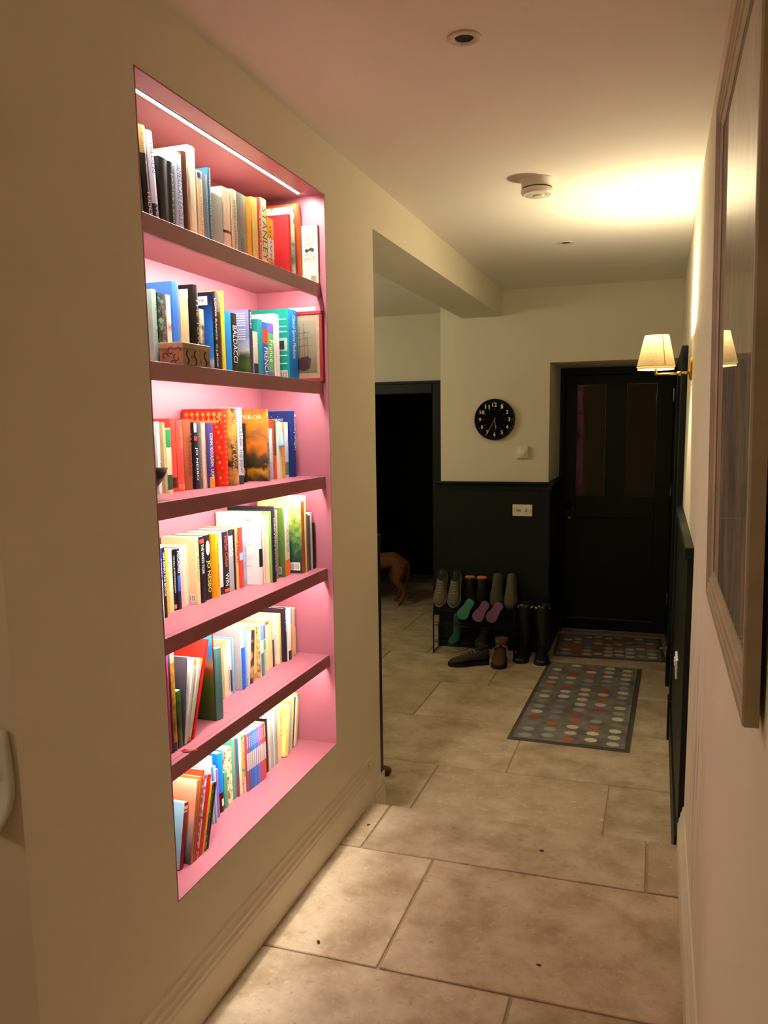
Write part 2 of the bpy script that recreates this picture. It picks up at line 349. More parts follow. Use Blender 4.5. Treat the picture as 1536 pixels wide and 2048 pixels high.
 (2, -1262, 2046.0, 16.5, 191, 105, 0, 'black paperback with bold white capitals and a red square', '15151a', {'bands': [(0.85, 0.99, '8a97a0'), (0.73, 0.79, 'd03428')], 't': 'JO NESBO', 'tc': 'f4f4f4', 'ts': 0.85, 'tl': 0.5, 'tp': 0.38}),
 (2, -1259, 2062.9, 16.2, 191, 108, 0, 'charcoal paperback with fine pale script', '4a474e', {'t': 'The Constant Princess of Aragon', 'tc': 'a8a4ae', 'ts': 0.3}),
 (2, -1254, 2079.5, 15.1, 191, 113, 0, 'pinkish cream paperback with a creased spine', 'cfae90', {'t': 'WOLF HALL MANOR', 'tc': '8a6a58', 'ts': 0.3}),
 (2, -1245, 2095.0, 28.8, 188, 122, 0, 'purple paperback with a yellow foot and white lettering', '3d3368', {'bands': [(0, 0.17, 'c78a2c')], 't': 'CONN IGGULDEN  LION', 'tc': 'f0e8e8', 'ts': 0.55}),
 (2, -1228, 2152.3, 30, 231, 139, 0, 'big red hardback patterned with leaping deer and stars', 'cf2414', {'hb': 1, 'deer': 1}),
 (2, -1223, 2182.7, 46.2, 232, 144, 0, 'smoky orange and black hardback with gold lettering', '9a6a30', {'kind': 'art', 'c2': '1d1712', 'c3': 'd09038', 't': 'IGGULDEN  EAGLES', 'tc': 'd8a850', 'ts': 0.5}),
 (2, -1227, 2237.1, 32.7, 235, 140, 0, 'silvery white hardback with dark lettering and a dark foot', 'b8c0c8', {'bands': [(0, 0.12, '2a2e3c')], 't': 'IGGULDEN  THE BOW', 'tc': '3a3f50', 'ts': 0.5}),
 (2, -1257, 2332.5, 14.0, 188, 110, 0, 'black and white zebra striped paperback with an orange oval', '151210', {'zebra': 1}),
 (2, -1208, 2394.5, 17.0, 233, 154, 0, 'orange and black novel with a cloudy sky on its cover', 'a0703a', {'kind': 'art', 'c2': '3a2a18', 'c3': 'd97a20', 'emperor': 1, 't': 'IGGULDEN TITANS', 'tc': 'c8a860', 'ts': 0.6}),
 (2, -1233, 2462.6, 24.8, 170, 112, 0, 'short pale blue and grey paperback', '9fbac4', {'bands': [(0, 0.35, '98a0b8')]}),
 (2, -1229, 2487.8, 18.1, 200, 132, 0, 'orange red paperback with a black spine panel', 'cf4a22', {'bands': [(0.4, 0.98, '3c3630')]}),
 (2, -1221, 2506.3, 27.4, 192, 126, 0, 'slim cream and mint paperback behind the blue tassel', 'c8c2a4', {'bands': [(0.7, 1, 'a8ccb8')]}),
 (2, -1224, 2541.0, 19.7, 192, 127, 0, 'slim amber paperback', 'd28c34', {}),
 (2, -1230, 2574.4, 29.6, 191, 126, 0, 'slim pale blue paperback with green leaves at its foot', 'b9cbd6', {'bands': [(0.05, 0.28, '4d7a5c')]}),
 (2, -1216, 2612.7, 27.3, 230, 151, 0, 'midnight blue hardback sprinkled with stars and silver script', '16275c', {'hb': 1, 'stars': 1, 't': 'A country of lights', 'tc': 'd0dcf0', 'ts': 0.8, 'tl': 0.55, 'tp': 0.68}),
 (2, -1231, 2644.0, 30, 232, 136, 0, 'light blue hardback, last of the third row', '5a94d0', {'hb': 1}),
 (3, -1249, 1825.5, 12.4, 192, 118, 0, 'paperback fading from royal blue to white', 'b8c8dc', {'bands': [(0.55, 1, '1c46c0')], 't': 'ROBERT LUDLUM', 'tc': 'eef2fa'}),
 (3, -1250, 1840.3, 13.5, 191, 117, 0, 'slim black paperback with small white capitals', '17100f', {'t': 'IAIN BANKS THE BRIDGE', 'tc': 'f0f0f0', 'ts': 0.6, 'tl': 0.62, 'tp': 0.62}),
 (3, -1265, 1877.2, 13.2, 180, 102, 0, 'slim yellow paperback beside a pale green one', 'e0ac44', {}),
 (3, -1271, 1900.1, 18.3, 177, 96, 0, 'pale green paperback without visible lettering', 'bdc4a0', {}),
 (3, -1275, 1925.3, 13.6, 172, 92, 0, 'black paperback with cream capitals and an orange roundel', '17120f', {'t': 'TO KILL A MOCKINGBIRD', 'tc': 'e8dfc4', 'ts': 0.5, 'tl': 0.62, 'tp': 0.6, 'bands': [(0.03, 0.1, 'd8872c')]}),
 (3, -1270, 1939.3, 15.1, 173, 97, 0, 'black and blue paperback with white capitals at its top', '1a1c38', {'t': 'McCAIMID', 'tc': 'f4f4f4', 'ts': 0.75, 'tl': 0.36, 'tp': 0.78, 'bands': [(0.3, 0.56, '3a62b0')]}),
 (3, -1275, 1962.9, 15.4, 174, 92, 0, 'slim pale pink paperback', 'd8a8a0', {}),
 (3, -1279, 1985.3, 26.8, 174, 88, 0, 'cream paperback with pale green lettering', 'ddd2b2', {'t': 'Ian Rankin', 'tc': '9ab8a0', 'ts': 0.5, 'tl': 0.45, 'tp': 0.7}),
 (3, -1254, 2012.5, 18.4, 196, 113, 0, 'wide cream paperback with pencil script on the spine', 'dcc392', {'t': 'Kate Atkinson', 'tc': '5a5038', 'ts': 0.6, 'tl': 0.6, 'tp': 0.65, 'barcode': 1}),
 (3, -1251, 2031.3, 24.4, 195, 116, 0, 'black paperback with a red flame and white capitals', '161012', {'t': 'THE WHITE TIGER', 'tc': 'f0f0ec', 'ts': 0.5, 'tl': 0.45, 'tp': 0.66, 'bands': [(0.9, 0.96, 'd0402c')]}),
 (3, -1259, 2069.8, 32.7, 194, 108, 0, 'black thriller with big yellow capitals and a face on the spine', '15131c', {'t': 'JO NESBO', 'tc': 'e8e070', 'ts': 0.7, 'tl': 0.5, 'tp': 0.36, 'face': 1}),
 (3, -1253, 2102.9, 12.6, 194, 114, 0, 'amber paperback with a creased spine', 'd9880e', {}),
 (3, -1250, 2115.9, 19.5, 192, 117, 0, 'orange yellow paperback beside the amber one', 'e59a1a', {'t': 'the bees', 'tc': '8a5200', 'ts': 0.4}),
 (3, -1259, 2151.8, 19.9, 193, 108, 0, 'white paperback with a dark photo foot and spaced capitals', 'dedad0', {'t': 'ALAN FURST', 'tc': '3a3a3a', 'ts': 0.4, 'tl': 0.4, 'tp': 0.75, 'bands': [(0, 0.12, '2a2622')]}),
 (3, -1256, 2172.1, 32.6, 191, 111, 0, 'dark navy thriller with red script and large white capitals', '1d1a24', {'t': 'Harlan Coben', 'tc': 'e0523c', 'ts': 0.6, 'tl': 0.5, 'tp': 0.68, 't2': 'WIN', 't2c': 'f4f4f4', 't2p': 0.22, 't2l': 0.2, 'bands': [(0.02, 0.07, 'd85a2a')]}),
 (3, -1256, 2205.5, 29.2, 194, 111, 0, 'silver grey paperback with white capitals', '9a9ca2', {'t': 'HOGG', 'tc': 'f4f4f4', 'ts': 0.7, 'tl': 0.3, 'tp': 0.72, 'bands': [(0.9, 1, '20262c')]}),
 (3, -1255, 2235.1, 8.9, 191, 112, 0, 'very slim black paperback', '1a1212', {}),
 (3, -1254, 2244.4, 16.9, 196, 113, 0, 'peach paperback with black capitals', 'e2a468', {'t': 'IAN RANKIN', 'tc': '2a1c12', 'ts': 0.7, 'tl': 0.5, 'tp': 0.68}),
 (3, -1250, 2262.1, 22.1, 194, 117, 0, 'tomato red paperback with a pale blue label', 'cf3a36', {'bands': [(0.46, 0.58, '8cb4d8')]}),
 (3, -1259, 2303.5, 20.1, 190, 108, 0, 'slim paperback with a pale blue map pattern', 'a4b6c8', {'kind': 'art', 'c2': '8aa2c0', 'c3': 'c8d2da'}),
 (3, -1211, 2324.0, 26.5, 236, 156, 0, 'white novel with pink quotes on its back cover', 'dcd6d4', {'hb': 1, 't': 'John Grisham', 'tc': '6a6468', 'ts': 0.5, 'tl': 0.4, 'tp': 0.7, 'quotes': 1, 'bands': [(0.25, 0.5, '1c181c')], 'sticker': 'THR'}),
 (3, -1210, 2350.9, 9.2, 226, 149, 0, 'ivory paperback without lettering', 'e0d8c2', {}),
 (3, -1197, 2360.5, 8.7, 223, 147, 0, 'very slim buff booklet', 'cbbb98', {}),
 (3, -1193, 2369.6, 5.0, 236, 156, 0, 'slim leaf green hardback', '6fae4a', {}),
 (3, -1187, 2375.0, 20.1, 250, 165, 0, 'dark aubergine hardback with pale lettering', '241d2c', {'hb': 1, 't': 'DARWIN NOTES', 'tc': 'c8c0b0', 'ts': 0.5}),
 (3, -1210, 2443.3, 12.0, 232, 153, 0, 'very slim grey booklet with white lettering', '8d877c', {}),
 (3, -1198, 2471.7, 12.3, 237, 156, 0, 'moss green book with white text and a barcode', '5a7a34', {'cov': '5a7a34', 'barcode': 1}),
 (3, -1200, 2489.4, 36.4, 230, 152, 0, 'white paperback with a bright orange foot', 'd8d0c0', {'bands': [(0, 0.24, 'e0701c')], 't': 'THE GARDENER YEAR', 'tc': '4a4a3a', 'ts': 0.5, 'tl': 0.5, 'tp': 0.6}),
 (3, -1166, 2552.9, 26.2, 252, 167, 0, 'large garden book with foliage on its back cover', 'a0501a', {'cov': 'garden', 'barcode': 1}),
 (3, -1166, 2579.5, 13.3, 270, 178, 0, 'tall pale yellow book behind the garden book', 'e4d08c', {}),
 (3, -1166, 2593.2, 13.5, 203, 134, 0, 'slim blue grey photo book', '5c6470', {}),
 (3, -1166, 2607.1, 19.4, 196, 129, 0, 'slim dark grey hardback beside a white one', '4c4742', {}),
 (3, -1166, 2626.9, 16.7, 205, 135, 0, 'slim white booklet beside a black one', 'cfd4d0', {}),
 (3, -1166, 2644.0, 30, 163, 108, 0, 'short black hardback, last of the fourth row', '141216', {'hb': 1}),
 (4, -1166, 1701.0, 7.1, 260, 172, 0, 'white picture book against the left niche edge', 'e0c8c0', {}),
 (4, -1166, 1708.8, 9.3, 261, 172, 0, 'slim magenta picture book', 'b02468', {}),
 (4, -1166, 1718.7, 8.8, 261, 172, 0, 'very slim black and white booklet', '2c2c30', {}),
 (4, -1166, 1728.2, 20.7, 262, 173, 0, 'battered orange spined hardback with torn paper', 'c08420', {'hb': 1, 'kind': 'art', 'c2': '8a5212', 'c3': 'cf9a34', 'bands': [(0, 0.09, '4a4c58'), (0.9, 1, 'c8a870')]}),
 (4, -1166, 1749.8, 18.8, 155, 102, 0, 'short dark green storybook', '2f5a1c', {'kind': 'art', 'c2': '1c3a10', 'c3': '4a7a2a'}),
 (4, -1166, 1769.3, 5.0, 233, 154, 8.3, 'charcoal picture book reading Good Night leaning right', '3c3c48', {'t': 'Good Night', 'tc': 'e8e8e8', 'ts': 0.8, 'tl': 0.35, 'tp': 0.68}),
 (4, -1166, 1774.7, 12.7, 223, 147, 16.9, 'worn white spined book with a yellow cap leaning right', 'cfcabc', {'bands': [(0.93, 1, 'd8a428')]}),
 (4, -1166, 1788.1, 17.8, 221, 146, 20.9, 'second worn white spined book leaning on the red one', 'c8c6b8', {'bands': [(0.93, 1, 'e0b020'), (0, 0.05, 'b8843a')]}),
 (4, -1166, 1812.6, 13.7, 267, 176, 21.2, 'tall scarlet hardback leaning right on the fifth shelf middle', 'd01c12', {'hb': 1, 'free': 1}),
 (4, -1180, 1956.3, 8.0, 261, 172, 0, 'farmyard picture book with a maroon spine', '6c1418', {'cov': 'farm'}),
 (4, -1170, 1964.7, 29.2, 210, 138, 0, 'short teal grey hardback beside the farmyard book', '4d7a76', {'hb': 1}),
 (4, -1251, 2139.7, 16.4, 185, 116, 0, 'cream paperback with a lime green top', 'd8cc98', {'bands': [(0.85, 1, 'a8c84a')]}),
 (4, -1251, 2157.1, 16.6, 178, 116, 0, 'slim pinkish white paperback with black lettering', 'd8c4bc', {'t': 'THE DUMPING GROUND', 'tc': '201818', 'ts': 0.6, 'tl': 0.4, 'tp': 0.3}),
 (4, -1252, 2176.2, 10.3, 175, 115, 0, 'slim white paperback with a speckled foot', 'd4c8c4', {'bands': [(0.05, 0.45, '3a3034')]}),
 (4, -1248, 2186.9, 8.3, 180, 119, 0, 'slim light blue paperback with pale pattern', '7aa4cc', {}),
 (4, -1237, 2223.2, 24.2, 202, 130, 0, 'cream and cobalt storybook with grey text cover', 'e0d8b8', {'cov': 'b8b4ae', 'bands': [(0, 0.68, '1d5cc0')], 'quotes': 1}),
 (4, -1241, 2255.7, 14.5, 192, 126, 0, 'blue paperback with white lettering down the spine', '6a98d0', {'t': 'THE HAPPY HUGGLEMONSTER', 'tc': 'e8f0f8', 'ts': 0.5}),
 (4, -1239, 2270.6, 5.2, 178, 117, 7.6, 'slim cream book leaning right in the fifth row', 'd8ccb0', {}),
 (4, -1240, 2278.5, 26.8, 175, 115, 7.6, 'dark cartoon spined book leaning right', '3a2228', {'kind': 'art', 'c2': 'c09a6a', 'c3': '2a1830', 'sc': 30}),
 (4, -1250, 2328.6, 24.2, 181, 117, 0, 'straw yellow paperback with a gilt foot', 'd0b86a', {'bands': [(0.02, 0.12, 'b08a30')]}),
 (4, -1245, 2353.2, 15.3, 177, 117, 0, 'slim tan and brown patterned paperback', 'b8a070', {'kind': 'art', 'c2': '7a4a24', 'c3': 'c8b888', 'sc': 60}),
 (4, -1243, 2368.9, 21.5, 176, 116, 0, 'sky blue over teal paperback', 'd4d2c4', {'bands': [(0.7, 1, '5a94cc'), (0, 0.45, '3c7a7c')]}),
 (4, -1247, 2399.2, 13.1, 169, 111, 0, 'slim purple and green paperback', 'b4b0a4', {'bands': [(0.72, 1, '74487c'), (0.5, 0.7, '5a9a7c')]}),
 (4, -1255, 2429.6, 26.4, 179, 112, 0, 'buff paperback with a small red mark on top', 'd2c49a', {'bands': [(0.9, 0.96, 'b8443a')]}),
 (4, -1258, 2463.3, 12.6, 177, 109, 0, 'pale yellow paperback beside the buff one', 'dcc684', {}),
 (4, -1255, 2476.3, 16.1, 178, 112, 0, 'very slim booklet with a dark stripe', 'c8b490', {'bands': [(0, 0.55, '4a3830')]}),
 (4, -1262, 2508.0, 13.5, 173, 105, 0, 'lilac white paperback with a lettered spine', 'd4c4c4', {'t': 'THE WONDERFUL TALES', 'tc': '9a8a90', 'ts': 0.3}),
 (4, -1253, 2521.9, 8.9, 180, 114, 0, 'slim ivory paperback beside the lilac one', 'ddd0b0', {}),
 (4, -1252, 2531.2, 10.5, 179, 115, 0, 'slim olive yellow paperback', 'b0a048', {}),
 (4, -1240, 2546.4, 21.4, 195, 127, 0, 'navy hardback with a brown cover and pale title', '1e2238', {'cov': '33202a', 't': 'LORD JAVIER', 'tc': 'd8dce8', 'ts': 0.7, 'tl': 0.4, 'tp': 0.75, 'hb': 1}),
 (4, -1237, 2568.2, 24.7, 190, 126, 0, 'white paperback with a black foot in the fifth row', 'dcd2c8', {'bands': [(0, 0.18, '17141a')]}),
 (4, -1249, 2621.7, 7.3, 178, 117, 0, 'tan paperback with a sky blue top', 'c89c6a', {'bands': [(0.68, 1, '4f86d0')]}),
 (4, -1246, 2629.4, 24.5, 176, 116, 0, 'tan paperback with black capitals, last of the fifth row', 'cfa67a', {'t': 'DESMOND', 'tc': '1a1410', 'ts': 0.7, 'tl': 0.35, 'tp': 0.78}),
 (5, -1190, 1732.5, 7.2, 202, 133, 0, 'frayed grey tan booklet against the left niche edge', '8f8266', {'kind': 'art', 'c2': '6a604a', 'c3': 'a89c80'}),
 (5, -1178, 1738.1, 18.5, 175, 115, 13.5, 'pale blue book with a dark red spine leaning right', '7a1416', {'cov': '8cbcd4', 'bands': [(0.9, 0.95, 'd8b890'), (0.85, 0.88, 'caa880')], 'free': 1}),
 (5, -1166, 1773.7, 9.9, 223, 147, 13.5, 'large salmon and grey book with a feathery cover', 'b06a48', {'cov': 'salmon', 'free': 1}),
 (5, -1166, 1784.3, 10.0, 227, 150, 14.9, 'golden brown hardback leaning right', '9c6420', {'free': 1}),
 (5, -1166, 1794.9, 10.1, 241, 159, 14.9, 'red book with pale diamonds leaning right', 'c8341c', {'diamond': 1, 'free': 1}),
 (5, -1166, 1805.6, 6.1, 227, 150, 17.6, 'white book with purple squiggles leaning right', 'cfc4dc', {'kind': 'art', 'c2': '5a4494', 'c3': 'd8d0e4', 'sc': 60, 'free': 1}),
 (5, -1166, 1812.4, 19.8, 217, 144, 18.7, 'plain bright red picture book leaning right', 'd0200e', {'free': 1}),
 (5, -1166, 1832.9, 10.4, 186, 123, 19.0, 'slim yellow picture book leaning right', 'e8b822', {'free': 1}),
 (5, -1166, 1844.0, 10.5, 184, 121, 19.0, 'slim dark brown picture book with gold spots leaning right', '2a1812', {'kind': 'art', 'c2': 'a8834a', 'c3': '1e100c', 'sc': 70, 'free': 1}),
 (5, -1166, 1855.1, 13.4, 181, 119, 19.0, 'slim black and grey picture book, rightmost of the leaning ones', '241c28', {'free': 1}),
 (5, -1225, 1994.4, 9.0, 210, 138, 0, 'white and teal picture book lit brightly from above', 'b8d4d8', {'bands': [(0.45, 0.85, '2a6a90')]}),
 (5, -1220, 2003.8, 8.1, 178, 117, 0, 'slim pale blue book beside the white and teal one', '9ab8d8', {}),
 (5, -1232, 2033.4, 12.9, 153, 101, 0, 'slim violet and pink book', '6a5cb0', {'kind': 'art', 'c2': 'b0507a', 'c3': '5a78c0', 'sc': 40}),
 (5, -1239, 2062.1, 29.7, 189, 125, 0, 'vivid blue hardback with a maroon foot and white label', '0f78d4', {'hb': 1, 'bands': [(0, 0.33, '3a0e10')], 'wl': 1}),
 (5, -1239, 2094.3, 20.4, 116, 77, 0, 'short sea green hardback', '4f9a70', {'hb': 1}),
 (5, -1244, 2115.1, 35.5, 181, 119, 0, 'tall cream book scattered with small animal drawings', 'd8cc98', {'kind': 'art', 'c2': '6a4a24', 'c3': 'e0d8b0', 'sc': 60}),
 (5, -1246, 2156.0, 15.9, 200, 121, 0, 'slim jade green picture book', '4aa07c', {}),
 (5, -1246, 2172.7, 5.7, 194, 121, 0, 'slim rose pink picture book', 'd04a78', {}),
 (5, -1241, 2178.8, 8.6, 194, 126, 0, 'slim teal photo book with a brown foot', '2a6a7c', {'bands': [(0, 0.35, '8a4418')]}),
 (5, -1240, 2187.8, 17.7, 202, 127, 0, 'ivory hardback beside the boxed set', 'e4d8b4', {}),
 (5, -1235, 2205.9, 12.8, 196, 129, 0, 'end volume of the boxed set with an orange creature pattern', 'c8a060', {'kind': 'art', 'c2': 'd8642a', 'c3': '4a8a5a', 'sc': 45, 'bands': [(0, 0.28, 'c8c8c0')]}),
 (5, -1229, 2219.1, 10.6, 193, 127, 0, 'slim plum volume of the boxed set with a pale middle band', '8a4a60', {'bands': [(0.36, 0.66, 'c8b4a8')], 't': 'TALES', 'tc': 'f0e8e8', 'ts': 0.5, 'tl': 0.2, 'tp': 0.85}),
 (5, -1228, 2230.1, 10.6, 193, 127, 0, 'slim wine volume of the boxed set with a pale middle band', '7a4a5c', {'bands': [(0.36, 0.66, 'c8b4a8')], 't': 'TALES', 'tc': 'f0e8e8', 'ts': 0.5, 'tl': 0.2, 'tp': 0.85}),
 (5, -1227, 2241.1, 10.8, 193, 128, 0, 'slim cobalt volume of the boxed set with a pale middle band', '2f66b4', {'bands': [(0.36, 0.66, 'c8b4a8')], 't': 'TALES', 'tc': 'f0e8e8', 'ts': 0.5, 'tl': 0.2, 'tp': 0.85}),
 (5, -1226, 2252.3, 10.8, 194, 128, 0, 'slim azure volume of the boxed set with a pale middle band', '2c6ac0', {'bands': [(0.36, 0.66, 'c8b4a8')], 't': 'TALES', 'tc': 'f0e8e8', 'ts': 0.5, 'tl': 0.2, 'tp': 0.85}),
 (5, -1225, 2263.5, 11.0, 194, 128, 0, 'slim cornflower volume of the boxed set with a pale middle band', '3a7ac8', {'bands': [(0.36, 0.66, 'c8b4a8')], 't': 'TALES', 'tc': 'f0e8e8', 'ts': 0.5, 'tl': 0.2, 'tp': 0.85}),
 (5, -1224, 2274.9, 11.1, 194, 128, 0, 'slim denim volume of the boxed set with a pale middle band', '4a6ab8', {'bands': [(0.36, 0.66, 'c8b4a8')], 't': 'TALES', 'tc': 'f0e8e8', 'ts': 0.5, 'tl': 0.2, 'tp': 0.85}),
 (5, -1223, 2286.4, 11.1, 195, 128, 0, 'slim lavender volume of the boxed set with a pale middle band', '8a6ac0', {'bands': [(0.36, 0.66, 'c8b4a8')], 't': 'TALES', 'tc': 'f0e8e8', 'ts': 0.5, 'tl': 0.2, 'tp': 0.85}),
 (5, -1222, 2297.9, 13.4, 195, 129, 0, 'slim mauve volume of the boxed set with a pale middle band', '9a58a0', {'bands': [(0.36, 0.66, 'c8b4a8')], 't': 'TALES', 'tc': 'f0e8e8', 'ts': 0.5, 'tl': 0.2, 'tp': 0.85}),
 (5, -1222, 2311.7, 11.4, 194, 128, 0, 'slim rust volume of the boxed set with a pale middle band', 'c8502e', {'bands': [(0.36, 0.66, 'c8b4a8')], 't': 'TALES', 'tc': 'f0e8e8', 'ts': 0.5, 'tl': 0.2, 'tp': 0.85}),
 (5, -1221, 2323.5, 13.6, 195, 129, 0, 'slim vermilion volume of the boxed set with a pale middle band', 'cc4a2a', {'bands': [(0.36, 0.66, 'c8b4a8')], 't': 'TALES', 'tc': 'f0e8e8', 'ts': 0.5, 'tl': 0.2, 'tp': 0.85}),
 (5, -1238, 2372.1, 11.8, 191, 126, 0, 'navy picture book standing right after the boxed set', '1c1a30', {}),
 (5, -1234, 2384.3, 10.7, 187, 123, 0, 'slim chalk white booklet beside the navy one in the lowest row', 'c8c0b4', {'t': 'READ IT', 'tc': '6a6a70', 'ts': 0.4, 'tl': 0.3}),
 (5, -1235, 2397.6, 10.8, 189, 125, 0, 'slim oatmeal booklet in the lowest row', 'b8a890', {'t': 'READ IT', 'tc': '6a6a70', 'ts': 0.4, 'tl': 0.3}),
 (5, -1236, 2410.9, 10.9, 191, 126, 0, 'slim steel blue booklet in the lowest row', '9aa4b4', {'t': 'READ IT', 'tc': '6a6a70', 'ts': 0.4, 'tl': 0.3}),
 (5, -1237, 2423.4, 11.0, 193, 127, 0, 'slim silver white booklet in the lowest row', 'c8c8c0', {'t': 'READ IT', 'tc': '6a6a70', 'ts': 0.4, 'tl': 0.3}),
 (5, -1237, 2434.8, 11.1, 196, 129, 0, 'slim aqua booklet in the lowest row', '7ab0a8', {'t': 'READ IT', 'tc': '6a6a70', 'ts': 0.4, 'tl': 0.3}),
 (5, -1238, 2446.3, 11.2, 198, 129, 0, 'slim coral booklet in the lowest row', 'c87468', {'t': 'READ IT', 'tc': '6a6a70', 'ts': 0.4, 'tl': 0.3}),
 (5, -1239, 2457.9, 11.2, 200, 128, 0, 'slim custard booklet in the lowest row', 'd8c890', {'t': 'READ IT', 'tc': '6a6a70', 'ts': 0.4, 'tl': 0.3}),
 (5, -1244, 2469.5, 29.1, 201, 123, 0, 'plain vanilla paperback in the lowest row', 'e0cf98', {}),
 (5, -1232, 2499.0, 30, 182, 120, 9.8, 'primrose yellow book with a pink line drawing, leaning right', 'e4d67c', {'creature': 1}),
 (5, -1240, 2529.4, 15.3, 190, 125, 9.8, 'orange and yellow book leaning behind the primrose one', 'e0a838', {'cov': 'orangey'}),
 (5, -1241, 2545.1, 19.1, 191, 126, 9.8, 'slim pearl grey book leaning right in the lowest row', 'a8a8b4', {}),
 (5, -1241, 2564.6, 16.9, 190, 125, 9.8, 'slim lemon striped book leaning right in the lowest row', 'd8c860', {}),
 (5, -1245, 2581.9, 19.6, 186, 122, 9.8, 'slim ink blue book leaning right in the lowest row', '242a48', {}),
 (5, -1245, 2601.9, 16.1, 183, 121, 9.8, 'slim snow white book leaning right in the lowest row', 'd4d8d8', {}),
 (5, -1249, 2618.4, 23.9, 186, 118, 9.8, 'green topped yellow book, last of the lowest row', 'cfc860', {'bands': [(0.9, 1, '5a9a84')]}),
]
# ================================================================== the setting
def struct(ob, label=None):
    ob['kind'] = 'structure'
    if label: ob['label'] = label
    return ob
NY1, NY2, NZ0, NZ1 = 1.618, 2.682, .372, 2.323
bm = bmesh.new()
for lo, hi in (((XBK, 1.14, -.16), (XL, NY1, ZC)), ((XBK, NY2, ZL), (XL, YP, ZC)), ((XBK, NY1, NZ1), (XL, NY2, ZC)), ((XBK, NY1, -.16), (XL, NY2, NZ0)), ((XBK, NY1, NZ0), (XBK + .025, NY2, NZ1))):
    box(bm, lo, hi)
struct(done(bm, 'wall_left', None, CREAM), 'cream painted wall with the bookshelf niche let into it')
struct(boxo('wall_beam', (XBK, YP, 2.3165), (XL, YB, ZC), CREAM), 'cream boxed ceiling beam running to the clock wall')
struct(boxo('ceiling', (-3.6, -2.6, ZC), (.5, 9.2, ZC + .1), CEIL), 'off white painted ceiling')
struct(boxo('wall_right', (XR, -2.6, -.3), (XR + .2, 7.0, ZC), SCUFFED), 'cream wall on the picture side with grey scuff marks')
bm = bmesh.new()
box(bm, (-1.57, YB, -.3), (-.76, 6.95, ZC)); box(bm, (-.76, YB, 1.977), (XR, 6.95, ZC))
struct(done(bm, 'wall_back', None, CREAM), 'cream end wall with the clock and the front door recess')
bm = bmesh.new()
box(bm, (-3.4, 7.0, -.3), (-2.72, 7.14, ZC)); box(bm, (-2.72, 7.0, 1.83), (-1.88, 7.14, ZC)); box(bm, (-1.88, 7.0, -.3), (-1.57, 7.14, ZC))
box(bm, (-1.60, 6.95, -.3), (-1.57, 7.0, ZC))
struct(done(bm, 'wall_far', None, CREAM), 'pale wall above the dark doorway at the end of the side hall')
bm = bmesh.new()
box(bm, (-3.5, YP - .1, -.3), (-3.4, 7.14, ZC)); box(bm, (-3.4, YP - .1, -.3), (XBK, YP, ZC))
struct(done(bm, 'wall_side_hall', None, CREAM), 'cream walls of the side hall behind the bookshelf wall')
bm = bmesh.new()
box(bm, (-3.4, -2.7, -.2), (.2, -2.6, ZC)); box(bm, (-3.4, -2.6, -.2), (-3.3, 1.6, ZC)); box(bm, (-3.3, 1.5, -.2), (XBK, 1.6, ZC))
struct(done(bm, 'wall_kitchen', None, CREAM), 'cream walls of the room at the near end of the passage')
bm = bmesh.new()
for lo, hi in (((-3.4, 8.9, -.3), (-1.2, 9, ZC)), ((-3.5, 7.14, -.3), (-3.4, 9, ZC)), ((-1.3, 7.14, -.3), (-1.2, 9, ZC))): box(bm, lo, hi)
struct(done(bm, 'wall_dark_room', None, DOORG), 'walls of the room beyond the doorway, coloured dark to look unlit')  # dark green stands in for the lack of light in this room
# ---- floor: grout bed with stone slabs let in, one step down to the lower part
def slabs(name, label, zt, rows, bed, gap=.006):
    fl = struct(boxo(name, bed[0], bed[1], GROUT), label)
    for y0, y1, cuts, kinds in rows:
        for (a, b), kd in zip(zip(cuts, cuts[1:]), kinds):
            bm = bmesh.new(); cx, cy = (a + b) / 2, (y0 + y1) / 2; g = gap / 2
            box(bm, (a + g - cx, y0 + g - cy, -.03), (b - g - cx, y1 - g - cy, .0), .0025)
            o = done(bm, 'stone_slab', fl, STONE_B if kd else STONE_A); o.location = (cx, cy, zt + random.uniform(-.0006, .0006))
    return fl
up_rows = [(2.635, YS + .012, (XL + .004, -1.0, .005, XR - .002), (1, 0, 1)), (2.014, 2.635, (XL + .004, -.722, XR - .002), (0, 0)),
           (1.39, 2.014, (XL + .004, -.335, XR - .002), (0, 0)), (.77, 1.39, (XL + .004, -.62, XR - .002), (0, 0)), (.15, .77, (-1.6, -.9, -.3, XR - .002), (0, 0, 0)),
           (-.5, .15, (-1.6, -.6, XR - .002), (0, 0)), (-1.2, -.5, (-1.6, -.9, XR - .002), (0, 0))]
slabs('floor', 'upper floor of large warm limestone slabs', 0.0, up_rows, ((-3.3, -2.6, -.158), (XR, YS, -.006)), .009)
lo_rows = [(YS - .05, 3.79, (-3.3, -2.3, -1.01, -.172, XR - .002), (0, 0, 1, 0)), (3.79, 4.45, (-3.3, -1.95, -.667, XR - .002), (0, 0, 0)),
           (4.45, 5.1, (-3.3, -2.2, -1.34, -.5, XR - .002), (0, 1, 0, 0)), (5.1, 5.74, (-3.3, -1.9, -1.02, -.3, XR - .002), (0, 0, 0, 0)),
           (5.74, 6.38, (-3.3, -2.35, -1.62, -.7, XR - .002), (0, 0, 0, 0)), (6.38, 7.03, (-3.3, -2.0, -1.58), (0, 0)), (6.38, 6.9, (-.758, XR - .002), (0,)),
           (7.03, 7.7, (-3.3, -2.3, -1.4), (0, 0)), (7.7, 8.4, (-3.3, -2.6, -1.4), (0, 0))]
slabs('floor', 'lower floor of limestone slabs beyond the step', ZL, lo_rows, ((-3.4, YS - .06, -.3), (XR, 8.9, ZL - .005)), .006)
boxo('step_riser', (XL, YS - .004, ZL), (XR, YS + .004, -.03), STONE_A, kind='structure', label='stone riser of the single step down')
